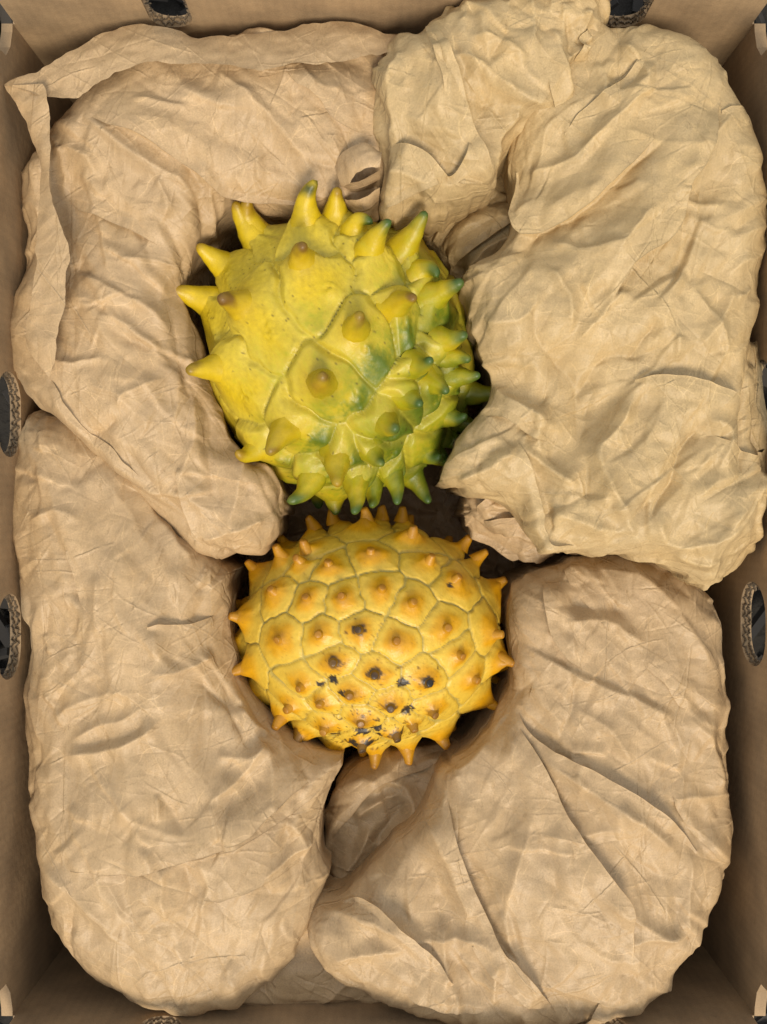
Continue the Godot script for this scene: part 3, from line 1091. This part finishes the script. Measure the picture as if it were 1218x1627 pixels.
func make_materials() -> void:
	kraft = StandardMaterial3D.new()
	kraft.resource_name = "kraft_paper"
	kraft.vertex_color_use_as_albedo = true
	kraft.albedo_texture = speckle(5, 4000, 420)
	kraft.uv1_triplanar = true
	kraft.uv1_world_triplanar = true
	kraft.uv1_scale = Vector3.ONE * 4.0
	kraft.roughness = 0.52
	kraft.metallic_specular = 0.4
	kraft.normal_enabled = true
	kraft.normal_texture = crumple_map()
	kraft.normal_scale = 1.0
	card = StandardMaterial3D.new()
	card.resource_name = "cardboard"
	card.albedo_color = Color(0.41, 0.278, 0.15).linear_to_srgb()
	card.albedo_texture = card_texture()
	card.uv1_triplanar = true
	card.uv1_world_triplanar = true
	card.uv1_scale = Vector3.ONE * 6.0
	card.roughness = 0.8
	card.normal_enabled = true
	card.normal_texture = bumps(FastNoiseLite.TYPE_SIMPLEX_SMOOTH, 0.03, 23, 2.0, 4)
	card.normal_scale = 0.4
	flute_mat = StandardMaterial3D.new()
	flute_mat.albedo_color = Color(0.13, 0.09, 0.05).linear_to_srgb()
	flute_mat.roughness = 0.9
	skin_mat = StandardMaterial3D.new()
	skin_mat.resource_name = "fruit_skin"
	skin_mat.vertex_color_use_as_albedo = true
	skin_mat.roughness = 0.44
	skin_mat.metallic_specular = 0.45
	skin_mat.uv1_triplanar = true
	skin_mat.uv1_scale = Vector3.ONE * 14.0
	skin_mat.normal_enabled = true
	skin_mat.normal_texture = bumps(FastNoiseLite.TYPE_SIMPLEX_SMOOTH, 0.05, 25, 3.0, 4)
	skin_mat.normal_scale = 0.5
	skin_mat.albedo_texture = speckle(35, 0, 0)
	skin_mat_b = skin_mat.duplicate()
	skin_mat_b.roughness = 0.42

# ---------------------------------------------------------------- the scene
func _ready() -> void:
	var cam := Camera3D.new()
	cam.name = "camera"
	cam.position = Vector3(0, CAM_H, 0)
	cam.rotation_degrees = Vector3(-90, 0, 0)
	cam.fov = rad_to_deg(2.0 * atan(813.5 / F))
	cam.near = 0.01
	cam.far = 60.0
	add_child(cam)
	cam.current = true
	var we := WorldEnvironment.new()
	we.name = "world"
	var env := Environment.new()
	env.background_mode = Environment.BG_SKY
	var sky := Sky.new()
	var sm := ProceduralSkyMaterial.new()
	sm.sky_top_color = Color(0.90, 0.92, 0.95)
	sm.sky_horizon_color = Color(0.72, 0.74, 0.76)
	sm.sky_curve = 0.3
	sm.ground_bottom_color = Color(0.12, 0.11, 0.09)
	sm.ground_horizon_color = Color(0.35, 0.34, 0.31)
	sm.sky_energy_multiplier = 0.76
	sky.sky_material = sm
	env.sky = sky
	env.tonemap_mode = Environment.TONE_MAPPER_LINEAR
	env.tonemap_exposure = 2.15
	env.sdfgi_enabled = true
	env.ssao_enabled = true
	env.ssil_enabled = true
	we.environment = env
	add_child(we)
	var sun := DirectionalLight3D.new()
	sun.name = "sun"
	sun.light_energy = 0.5
	sun.light_color = Color(1.0, 0.96, 0.90)
	sun.light_angular_distance = 18.0
	sun.look_at_from_position(Vector3(0.12, 1.0, 0.80), Vector3.ZERO)
	sun.shadow_enabled = true
	add_child(sun)
	make_materials()
	build_ground()
	build_box()
	build_paper()
	var grid := sphere_grid(120)
	fruit_a(grid)
	fruit_b(grid)

func build_ground() -> void:
	var m := StandardMaterial3D.new()
	m.albedo_color = Color(0.016, 0.013, 0.009).linear_to_srgb()
	m.roughness = 0.95
	m.uv1_triplanar = true
	m.uv1_world_triplanar = true
	m.uv1_scale = Vector3.ONE * 4.0
	m.normal_enabled = true
	m.normal_texture = bumps(FastNoiseLite.TYPE_CELLULAR, 0.03, 61, 8.0, 3)
	var pm := PlaneMesh.new()
	pm.size = Vector2(30, 30)
	var g := structure("ground", pm, m)
	g.position.y = -0.003
	# wood chips and crumbs of soil round the box
	var chip := BoxMesh.new()
	chip.size = Vector3(0.022, 0.003, 0.007)
	var cm := StandardMaterial3D.new()
	cm.vertex_color_use_as_albedo = true
	cm.roughness = 0.9
	var mm := MultiMesh.new()
	mm.transform_format = MultiMesh.TRANSFORM_3D
	mm.use_colors = true
	mm.mesh = chip
	var count := 2600
	mm.instance_count = count
	rng.seed = 8
	for i in count:
		var p := Vector3.ZERO
		while absf(p.x) < HALF_X + 0.02 and absf(p.z - BOX_Z) < HALF_Z + 0.02:
			p = Vector3(rng.randf_range(-0.42, 0.42), rng.randf_range(0.0, 0.012), rng.randf_range(-0.48, 0.48))
		var b := Basis.from_euler(Vector3(rng.randf_range(-0.6, 0.6), rng.randf() * TAU, rng.randf_range(-0.6, 0.6)))
		b = b.scaled_local(Vector3(rng.randf_range(0.4, 1.5), rng.randf_range(0.6, 1.4), rng.randf_range(0.5, 1.4)))
		mm.set_instance_transform(i, Transform3D(b, p))
		var v := rng.randf_range(0.008, 0.045)
		mm.set_instance_color(i, Color(v, v * 0.82, v * 0.62))
	var mi := MultiMeshInstance3D.new()
	mi.name = "wood_chips"
	mi.multimesh = mm
	mi.material_override = cm
	mi.set_meta("kind", "stuff")
	mi.set_meta("label", "dark wood chips covering the soil around the box")
	mi.set_meta("category", "mulch")
	add_child(mi)

func build_box() -> void:
	var box := thing("cardboard_box", "open brown corrugated cardboard box with rounded vent slots holding paper and fruit", "box", Vector3(0, 0, BOX_Z))
	var fm := BoxMesh.new()
	fm.size = Vector3(HALF_X * 2.0 + WALL * 2.0, 0.004, HALF_Z * 2.0 + WALL * 2.0)
	obj("floor_panel", fm, card, box).position.y = 0.0015
	var hw := WALL / 2.0
	# vent slots: place along the wall, height, width, height; at each end a notch open to the top
	wall_panel(box, HALF_Z * 2.0, Vector3(-HALF_X - hw, 0, 0), PI / 2.0, [[0.047, 0.122, 0.038, 0.028], [-0.052, 0.122, 0.038, 0.028]], 3, true)
	wall_panel(box, HALF_Z * 2.0, Vector3(HALF_X + hw, 0, 0), -PI / 2.0, [[0.047, 0.116, 0.038, 0.030], [-0.052, 0.124, 0.038, 0.028]], 4, true)
	wall_panel(box, HALF_X * 2.0, Vector3(0, 0, -HALF_Z - hw), 0.0, [[-0.0945, 0.131, 0.019, 0.032], [0.1065, 0.131, 0.019, 0.032]], 5, false)
	wall_panel(box, HALF_X * 2.0, Vector3(0, 0, HALF_Z + hw), PI, [[0.0985, 0.133, 0.019, 0.030], [-0.0985, 0.133, 0.019, 0.030]], 6, false)

func build_paper() -> void:
	var pink := Color(0.565, 0.388, 0.205)
	var tan_ := Color(0.57, 0.405, 0.196)
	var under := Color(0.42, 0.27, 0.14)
	# lining at the bottom of the box, in the gaps between the bundles
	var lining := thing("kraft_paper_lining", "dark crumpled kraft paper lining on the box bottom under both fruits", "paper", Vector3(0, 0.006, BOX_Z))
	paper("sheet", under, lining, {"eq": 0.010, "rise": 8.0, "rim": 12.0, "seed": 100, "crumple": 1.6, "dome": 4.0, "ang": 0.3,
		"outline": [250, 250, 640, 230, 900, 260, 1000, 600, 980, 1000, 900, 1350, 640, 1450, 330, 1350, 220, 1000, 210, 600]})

	var a := thing("kraft_paper_bundle", "pinkish kraft paper bundle with folded edge, curling round the upper left corner", "paper", spot(200, 450, 0.02))
	paper("sheet", pink, a, {"eq": 0.104, "rise": 22.0, "rim": 18.0, "seed": 11, "ang": 0.65, "stretch": 2.6, "crumple": 0.9, "dome": 8.0,
		"outline": [95, 190, 150, 120, 260, 75, 420, 68, 560, 60, 680, 70, 720, 180, 640, 320, 560, 352, 480, 338, 400, 318, 352, 312, 312, 372, 286, 425, 292, 490, 312, 570, 348, 650, 376, 705, 424, 742, 444, 800, 430, 856, 390, 885, 330, 893, 290, 856, 240, 805, 204, 752, 145, 690, 85, 650, 40, 600, 6, 540, 4, 500, 30, 415, 18, 320, 36, 240],
		"knolls": [[180, 620, 260, 5.0], [330, 780, 200, -4.0], [420, 190, 330, 5.0], [120, 330, 180, -5.0], [290, 300, 120, -4.0]],
		"folds": [["c", 3.6, 10.0, [127, 178, 219, 214, 305, 265, 356, 290, 407, 305, 483, 326]], ["r", 2.6, 8.0, [122, 173, 178, 224, 224, 255, 285, 285, 326, 326]], ["r", 2.0, 6.0, [336, 112, 407, 173, 438, 204, 473, 244, 514, 285]], ["c", 1.8, 8.0, [458, 127, 509, 163, 535, 198, 580, 219]],
			["r", 3.0, 6.0, [305, 255, 346, 295, 350, 356]], ["r", 2.6, 5.0, [326, 285, 336, 326, 351, 377]], ["v", 2.6, 6.0, [290, 275, 318, 320, 330, 380]], ["r", 2.2, 9.0, [76, 224, 137, 249, 153, 285]], ["c", 2.4, 9.0, [102, 310, 153, 331, 224, 366, 249, 387]], ["r", 2.0, 7.0, [244, 275, 265, 326, 249, 351]],
			["v", 3.6, 10.0, [100, 412, 168, 448, 225, 478]], ["r", 3.0, 9.0, [107, 425, 176, 457, 230, 490, 275, 533]], ["r", 1.4, 4.0, [70, 572, 120, 578, 175, 568]], ["c", 3.4, 8.0, [238, 770, 209, 741, 185, 712, 144, 679, 78, 593]], ["v", 3.0, 7.0, [144, 683, 172, 678, 192, 660]], ["r", 1.8, 7.0, [189, 663, 205, 630, 268, 600]],
			["r", 2.0, 8.0, [304, 610, 308, 687, 296, 741, 278, 775]], ["r", 2.4, 9.0, [352, 640, 380, 712, 378, 769, 361, 855]], ["v", 1.8, 7.0, [330, 640, 330, 712, 342, 810]], ["c", 2.4, 7.0, [285, 745, 300, 810, 315, 870]], ["r", 2.6, 7.0, [308, 866, 369, 843, 436, 822]], ["v", 3.0, 7.0, [200, 700, 236, 760, 290, 830]], ["r", 1.6, 5.0, [150, 500, 210, 520, 270, 580]],
			["r", 1.2, 4.0, [210, 160, 260, 170, 310, 182]], ["r", 1.2, 4.0, [470, 105, 490, 130, 505, 158]], ["v", 2.0, 6.0, [540, 200, 560, 260, 555, 320]]]})
	strip("folded_edge", pink, a, [[3, 132, 0.131], [60, 108, 0.130], [120, 75, 0.130], [195, 37, 0.130], [280, 45, 0.130], [325, 58, 0.131], [440, 47, 0.131], [540, 31, 0.130], [640, 58, 0.130]],
		[[70, 152, 0.136], [118, 156, 0.133], [170, 122, 0.136], [225, 98, 0.138], [290, 98, 0.141], [360, 102, 0.142], [430, 106, 0.142], [520, 96, 0.141], [640, 78, 0.138]], 0.6, 12)
	strip("folded_edge", pink, a, [[4, 134, 0.131], [26, 170, 0.131], [46, 212, 0.132], [63, 260, 0.133], [60, 330, 0.135], [56, 410, 0.138], [46, 480, 0.138], [40, 548, 0.134]],
		[[62, 130, 0.136], [75, 165, 0.137], [76, 215, 0.138], [77, 290, 0.139], [92, 345, 0.141], [106, 405, 0.143], [99, 490, 0.143], [76, 600, 0.136]], 0.5, 15)

	var b := thing("kraft_paper_bundle", "smooth bulging kraft paper bundle filling the lower left beside the golden fruit", "paper", spot(250, 1150, 0.02))
	paper("sheet", pink, b, {"eq": 0.098, "tilt": 0.05, "rise": 25.0, "rim": 21.0, "seed": 23, "ang": 1.2, "stretch": 1.9, "crumple": 0.85, "dome": 9.0,
		"outline": [40, 655, 100, 655, 160, 680, 215, 735, 250, 800, 300, 855, 345, 895, 360, 940, 362, 1010, 384, 1080, 440, 1150, 500, 1188, 550, 1203, 546, 1250, 525, 1290, 517, 1350, 522, 1400, 505, 1445, 480, 1500, 430, 1560, 340, 1602, 265, 1621, 200, 1592, 130, 1540, 88, 1470, 60, 1370, 42, 1230, 36, 1100, 40, 1000, 24, 860, 22, 740],
		"knolls": [[140, 950, 230, 4.0], [170, 1140, 110, -4.0], [230, 1290, 260, 5.0], [420, 1240, 130, -3.0], [470, 1380, 110, -5.0]],
		"folds": [["r", 1.5, 8.0, [79, 1146, 123, 1116, 192, 1097, 232, 1112]], ["v", 1.5, 5.0, [238, 1118, 226, 1151, 167, 1176, 108, 1180]], ["r", 1.6, 6.0, [108, 1182, 160, 1150, 200, 1140, 240, 1112]], ["r", 2.4, 8.0, [90, 1200, 150, 1192, 220, 1170, 270, 1130]], ["r", 1.4, 8.0, [163, 905, 158, 960, 162, 1020]], ["r", 2.4, 7.0, [241, 1067, 296, 1062, 350, 1040]],
			["c", 2.0, 8.0, [360, 983, 296, 998, 240, 993]], ["r", 1.8, 8.0, [246, 990, 261, 1043, 296, 1072]], ["r", 2.8, 9.0, [325, 1275, 374, 1240, 404, 1205, 428, 1175]], ["r", 2.4, 9.0, [424, 1175, 433, 1240, 434, 1295]], ["r", 2.0, 8.0, [335, 1265, 345, 1295, 357, 1332]], ["c", 3.4, 9.0, [350, 1330, 394, 1313, 458, 1258, 500, 1238]],
			["c", 2.4, 9.0, [120, 1374, 197, 1365, 276, 1353, 355, 1333, 443, 1299, 522, 1270]], ["r", 2.0, 8.0, [276, 1350, 266, 1397, 272, 1460]], ["v", 2.2, 8.0, [300, 1355, 305, 1400, 298, 1450]], ["r", 2.0, 8.0, [315, 1350, 335, 1397, 318, 1452]], ["r", 2.6, 8.0, [70, 1365, 133, 1422, 212, 1500]], ["r", 2.6, 7.0, [410, 1400, 473, 1363, 526, 1350]],
			["c", 2.6, 9.0, [330, 1418, 380, 1408, 422, 1398, 430, 1430]], ["r", 2.4, 7.0, [380, 1120, 409, 1156, 442, 1163]], ["r", 2.0, 7.0, [340, 1200, 394, 1205, 428, 1178]], ["v", 2.4, 7.0, [300, 1080, 350, 1110, 390, 1170]], ["r", 1.8, 6.0, [50, 690, 62, 684, 66, 720]], ["r", 2.0, 8.0, [210, 770, 250, 830, 310, 900]],
			["r", 1.2, 4.0, [66, 1005, 75, 1030, 74, 1040]], ["r", 1.2, 4.0, [255, 1250, 262, 1275, 255, 1295]], ["r", 1.2, 5.0, [45, 830, 90, 810, 135, 828]], ["v", 1.8, 7.0, [60, 960, 120, 940, 165, 955]], ["r", 1.8, 7.0, [440, 1300, 480, 1330, 500, 1380]]]})

	var d := thing("kraft_paper_bundle", "pale kraft paper bundle with long slanting folds in the lower right by the wall slot", "paper", spot(900, 1260, 0.02))
	paper("sheet", pink, d, {"eq": 0.092, "tilt": 0.085, "rise": 22.0, "rim": 16.0, "seed": 37, "ang": 0.75, "stretch": 2.8, "crumple": 0.85, "dome": 8.0,
		"outline": [818, 935, 850, 905, 930, 885, 1010, 890, 1090, 915, 1136, 955, 1150, 1010, 1150, 1110, 1160, 1250, 1156, 1350, 1130, 1450, 1100, 1510, 1050, 1575, 990, 1612, 900, 1635, 800, 1632, 700, 1620, 640, 1606, 585, 1578, 530, 1558, 492, 1520, 478, 1470, 492, 1440, 530, 1428, 572, 1412, 612, 1362, 660, 1300, 700, 1238, 745, 1190, 785, 1140, 808, 1080, 810, 1010],
		"knolls": [[1000, 1250, 300, 4.0], [720, 1480, 200, -4.0], [860, 1480, 200, 3.0]],
		"folds": [["v", 3.2, 9.0, [805, 1010, 904, 1056, 995, 1092, 1100, 1140]], ["r", 2.6, 8.0, [815, 1020, 910, 1068, 1000, 1105, 1080, 1150]], ["c", 3.0, 8.0, [868, 905, 880, 1001, 922, 1062]], ["c", 3.6, 10.0, [1105, 1350, 1025, 1274, 940, 1225, 850, 1183, 812, 1115]], ["r", 2.2, 6.0, [850, 1192, 920, 1240, 1005, 1290, 1080, 1360]],
			["c", 5.0, 11.0, [1000, 1500, 983, 1419, 940, 1365, 892, 1292, 856, 1219, 815, 1140]], ["v", 3.0, 7.0, [812, 1140, 850, 1225, 885, 1295, 935, 1370]], ["r", 2.2, 8.0, [783, 1180, 750, 1215, 710, 1240]], ["c", 4.6, 10.0, [885, 1612, 819, 1525, 789, 1500, 746, 1407, 716, 1328, 702, 1240]], ["r", 2.6, 10.0, [850, 1260, 801, 1425, 819, 1516, 866, 1585]],
			["r", 2.2, 8.0, [675, 1285, 710, 1370, 750, 1470]], ["r", 2.4, 8.0, [600, 1440, 655, 1492, 752, 1486, 800, 1515]], ["r", 2.2, 7.0, [490, 1450, 560, 1462, 640, 1480, 700, 1540]], ["c", 2.4, 8.0, [720, 1560, 660, 1500, 600, 1450, 540, 1436]], ["r", 2.0, 7.0, [520, 1530, 590, 1510, 650, 1505]], ["r", 2.2, 7.0, [704, 1450, 706, 1510, 712, 1575]], ["r", 2.2, 7.0, [790, 1505, 782, 1550, 785, 1600]], ["r", 2.0, 7.0, [985, 1488, 1035, 1478, 1092, 1480]], ["r", 2.6, 8.0, [945, 1400, 1025, 1462, 1092, 1490]], ["r", 2.0, 8.0, [1092, 1340, 1090, 1410, 1084, 1490]],
			["r", 2.0, 7.0, [885, 989, 959, 985, 1030, 1028]], ["r", 2.0, 9.0, [945, 892, 1050, 940, 1140, 1070]], ["v", 1.8, 7.0, [870, 960, 940, 965, 1005, 975]], ["r", 2.0, 8.0, [1080, 1130, 1130, 1180, 1150, 1270]], ["c", 2.0, 7.0, [640, 1574, 700, 1590, 780, 1598]], ["v", 2.4, 7.0, [840, 1290, 870, 1350, 880, 1430]], ["r", 1.6, 6.0, [900, 1120, 960, 1150, 1000, 1210]]]})
	paper("tucked_fold", pink * 0.94, d, {"eq": 0.068, "rise": 16.0, "rim": 13.0, "seed": 53, "ang": -0.9, "stretch": 2.0, "crumple": 1.15, "dome": 6.0,
		"outline": [525, 1300, 550, 1230, 590, 1205, 660, 1195, 730, 1180, 780, 1180, 770, 1260, 700, 1350, 640, 1440, 560, 1470, 510, 1440, 515, 1370],
		"folds": [["c", 3.0, 8.0, [516, 1353, 560, 1285, 601, 1244, 715, 1203]], ["r", 2.6, 8.0, [555, 1250, 631, 1244, 656, 1292, 610, 1370]], ["r", 2.4, 6.0, [560, 1300, 600, 1270, 640, 1262]], ["v", 2.4, 6.0, [575, 1400, 600, 1340, 625, 1290]], ["r", 2.2, 6.0, [540, 1400, 575, 1345, 590, 1300]], ["r", 2.0, 6.0, [520, 1385, 560, 1395, 600, 1400]]]})
	paper("loose_flap", pink * 1.03, d, {"eq": 0.098, "rise": 14.0, "rim": 10.0, "seed": 59, "ang": 0.2, "stretch": 2.4, "crumple": 0.9, "dome": 6.0,
		"outline": [330, 1560, 400, 1500, 460, 1440, 540, 1420, 620, 1470, 680, 1560, 640, 1605, 560, 1600, 470, 1604, 390, 1600],
		"folds": [["r", 2.2, 7.0, [490, 1440, 560, 1460, 640, 1480, 700, 1540]], ["r", 2.0, 7.0, [520, 1520, 590, 1500, 650, 1500]], ["v", 2.0, 7.0, [560, 1440, 600, 1500, 610, 1560]], ["r", 2.0, 6.0, [640, 1470, 650, 1520, 690, 1570]]]})

	var c := thing("kraft_paper_bundle", "tall yellowish kraft paper bundle heaped over the upper right corner", "paper", spot(1000, 500, 0.02))
	paper("sheet", tan_, c, {"eq": 0.126, "rise": 20.0, "rim": 18.0, "seed": 67, "ang": 2.2, "stretch": 2.2, "crumple": 1.0, "dome": 5.0,
		"outline": [800, 290, 800, 180, 850, 40, 900, 0, 985, 22, 1040, 35, 1110, 80, 1165, 150, 1198, 215, 1210, 300, 1213, 450, 1212, 600, 1216, 700, 1214, 780, 1212, 850, 1190, 900, 1140, 940, 1070, 918, 1010, 896, 940, 890, 880, 868, 845, 830, 830, 780, 770, 790, 722, 780, 716, 735, 752, 682, 788, 645, 822, 615, 796, 570, 752, 500, 738, 450, 750, 405, 802, 370],
		"knolls": [[1120, 260, 220, 5.0], [923, 640, 150, -10.0], [1120, 770, 170, 5.0], [1040, 620, 120, -4.0], [860, 760, 110, -6.0], [850, 500, 130, 3.0], [970, 820, 110, 3.0], [900, 300, 120, -4.0]],
		"folds": [["r", 3.0, 9.0, [806, 268, 895, 259, 938, 227, 1008, 167, 1050, 138]], ["c", 6.0, 12.0, [800, 262, 814, 335, 835, 361, 906, 335, 971, 286, 1035, 227]], ["v", 3.6, 8.0, [830, 370, 910, 345, 985, 285, 1070, 215]], ["c", 6.0, 14.0, [960, 500, 992, 427, 1057, 373, 1073, 308, 1100, 265, 1140, 165]], ["r", 2.4, 7.0, [949, 90, 955, 130, 962, 185]], ["v", 3.0, 8.0, [1040, 85, 1035, 151, 1000, 172]],
			["r", 2.6, 9.0, [1065, 318, 1110, 250, 1165, 178]], ["r", 2.4, 8.0, [980, 60, 1020, 110, 1020, 160]], ["v", 4.0, 11.0, [843, 410, 852, 530, 901, 583, 923, 628, 923, 717]], ["v", 3.4, 9.0, [920, 628, 963, 566, 1007, 566, 1065, 545]], ["r", 2.8, 9.0, [910, 548, 950, 505, 992, 455]], ["v", 4.0, 7.0, [1000, 575, 1020, 540, 1040, 508]], ["r", 2.6, 8.0, [755, 500, 826, 508, 848, 482, 843, 440]],
			["r", 3.6, 10.0, [724, 480, 777, 566, 790, 610, 848, 654, 905, 690]], ["c", 4.4, 10.0, [1192, 652, 1100, 614, 1008, 603]], ["v", 6.0, 10.0, [1122, 660, 1078, 720, 1064, 765, 1042, 795, 1018, 850]], ["r", 3.0, 8.0, [1112, 664, 1161, 685, 1150, 720, 1136, 752]], ["r", 2.6, 8.0, [1033, 795, 1060, 862, 1113, 866, 1157, 844, 1172, 775]], ["r", 3.6, 10.0, [1013, 605, 989, 667, 954, 707, 954, 747, 980, 795, 1014, 845]],
			["r", 3.4, 9.0, [818, 703, 870, 740, 920, 775]], ["c", 6.0, 12.0, [930, 884, 874, 848, 861, 804, 843, 756, 824, 700]], ["r", 3.0, 8.0, [712, 768, 768, 747, 830, 702]], ["v", 3.4, 8.0, [932, 720, 934, 765, 930, 810]], ["r", 2.4, 7.0, [865, 800, 932, 831, 1010, 846]], ["r", 2.4, 7.0, [965, 800, 990, 825, 1012, 850]], ["v", 4.0, 8.0, [1206, 560, 1188, 650, 1184, 703, 1166, 785]],
			["r", 2.2, 7.0, [1080, 450, 1130, 500, 1165, 570]], ["r", 2.0, 8.0, [1100, 560, 1150, 500, 1170, 440]], ["r", 2.0, 6.0, [860, 420, 900, 470, 905, 545]], ["c", 2.6, 8.0, [745, 640, 800, 650, 870, 700]], ["v", 2.4, 7.0, [770, 690, 820, 672, 880, 690]], ["r", 2.2, 7.0, [1040, 300, 1100, 330, 1150, 330]], ["r", 1.8, 6.0, [1080, 340, 1130, 370, 1170, 365]], ["r", 1.8, 6.0, [870, 380, 930, 400, 990, 390]], ["r", 2.0, 6.0, [1070, 880, 1110, 900, 1160, 890]]]})
	paper("knotted_end", tan_, c, {"eq": 0.128, "rise": 22.0, "rim": 18.0, "seed": 71, "ang": 0.9, "stretch": 1.6, "crumple": 1.15, "dome": 6.0,
		"outline": [584, 150, 588, 95, 615, 70, 672, 40, 720, 8, 800, -25, 880, -35, 975, -10, 978, 30, 962, 70, 945, 115, 930, 150, 905, 178, 870, 205, 825, 205, 810, 240, 795, 280, 745, 310, 690, 335, 615, 335, 605, 300, 612, 250, 592, 215],
		"knolls": [[660, 150, 100, 4.0], [780, 90, 140, 4.0], [700, 300, 90, -6.0]],
		"folds": [["c", 4.6, 12.0, [796, 278, 765, 254, 744, 211, 727, 151, 706, 103, 670, 22]], ["r", 3.0, 8.0, [792, 275, 803, 216, 825, 184, 825, 155]], ["r", 3.0, 9.0, [825, 200, 873, 205, 906, 167, 938, 135]], ["r", 2.8, 8.0, [705, 92, 754, 103, 798, 135, 890, 168]], ["v", 2.6, 7.0, [727, 150, 780, 160, 815, 190]], ["r", 2.2, 8.0, [846, -20, 848, 40, 842, 90]], ["r", 2.8, 8.0, [876, 35, 906, 124, 914, 155]],
			["v", 3.0, 7.0, [895, 10, 915, 70, 935, 130]], ["c", 3.0, 5.0, [958, 40, 934, 58, 928, 92]], ["v", 3.0, 5.0, [950, 30, 940, 60, 955, 80]], ["v", 2.4, 4.0, [900, 30, 920, 52, 940, 62]], ["r", 2.4, 4.0, [905, 90, 925, 76, 945, 66]], ["r", 2.6, 5.0, [935, 5, 940, 35, 944, 62]], ["c", 6.0, 11.0, [746, 218, 738, 259, 711, 286, 673, 248, 608, 218]], ["r", 2.4, 9.0, [641, 70, 619, 124, 626, 232]], ["r", 2.2, 7.0, [640, 180, 690, 210, 735, 225]], ["r", 2.4, 7.0, [610, 262, 660, 280, 700, 300]], ["v", 2.4, 7.0, [770, 110, 800, 60, 810, 20]], ["r", 2.0, 6.0, [740, 60, 790, 70, 840, 100]]]})
	paper("creased_tail", tan_ * 0.95, c, {"eq": 0.075, "rise": 26.0, "rim": 22.0, "seed": 73, "ang": -0.8, "stretch": 2.8, "crumple": 1.5, "dome": 5.0,
		"outline": [612, 345, 640, 300, 760, 270, 830, 300, 880, 380, 870, 500, 800, 560, 745, 520, 722, 450, 692, 400, 665, 362],
		"folds": [["c", 3.6, 8.0, [715, 425, 760, 385, 822, 345]], ["v", 4.0, 8.0, [690, 390, 740, 340, 800, 310]], ["r", 3.0, 7.0, [740, 440, 775, 400, 835, 375]], ["r", 2.6, 6.0, [650, 340, 700, 330, 745, 320]], ["v", 3.0, 7.0, [770, 500, 790, 440, 820, 400]]]})
	paper("crumpled_nest", pink * 0.98, c, {"eq": 0.088, "rise": 18.0, "rim": 14.0, "seed": 79, "ang": 0.1, "stretch": 3.0, "crumple": 1.5, "dome": 4.0,
		"outline": [730, 820, 745, 775, 800, 750, 860, 750, 900, 800, 930, 870, 890, 880, 830, 872, 785, 850, 748, 838],
		"folds": [["c", 3.4, 6.0, [845, 800, 800, 785, 752, 822]], ["c", 3.4, 6.0, [872, 845, 830, 828, 790, 832, 756, 846]], ["r", 2.6, 5.0, [770, 800, 810, 808, 850, 790]], ["v", 3.0, 5.0, [760, 812, 810, 818, 860, 815]], ["r", 2.6, 5.0, [790, 850, 830, 852, 875, 868]], ["r", 2.4, 4.0, [820, 765, 812, 790, 824, 815]]]})
	paper("side_lobe", tan_, c, {"eq": 0.118, "rise": 18.0, "rim": 16.0, "seed": 83, "ang": 1.4, "stretch": 2.0, "crumple": 1.0, "dome": 4.0,
		"outline": [1180, 560, 1205, 540, 1214, 640, 1214, 760, 1205, 830, 1185, 800, 1176, 700],
		"folds": [["r", 2.0, 6.0, [1190, 580, 1200, 660, 1198, 760]]]})

	var e := thing("kraft_paper_curl", "small curled kraft paper end tucked above the green-tipped fruit", "paper", spot(570, 290, 0.06))
	strip("curled_end", pink, e, [[530, 262, 0.128], [545, 240, 0.136], [575, 226, 0.141], [606, 240, 0.142]], [[542, 296, 0.132], [560, 280, 0.141], [582, 268, 0.146], [604, 262, 0.146]], 3.0, 301)
	strip("curled_end", pink * 0.97, e, [[538, 286, 0.130], [556, 290, 0.136], [580, 282, 0.140], [604, 266, 0.142]], [[544, 308, 0.118], [564, 312, 0.120], [586, 304, 0.122], [602, 296, 0.124]], 2.0, 302)
	strip("curled_end", pink, e, [[548, 314, 0.130], [566, 318, 0.137], [586, 308, 0.140], [603, 296, 0.140]], [[556, 350, 0.116], [572, 356, 0.120], [590, 352, 0.121], [601, 342, 0.120]], 3.0, 303)
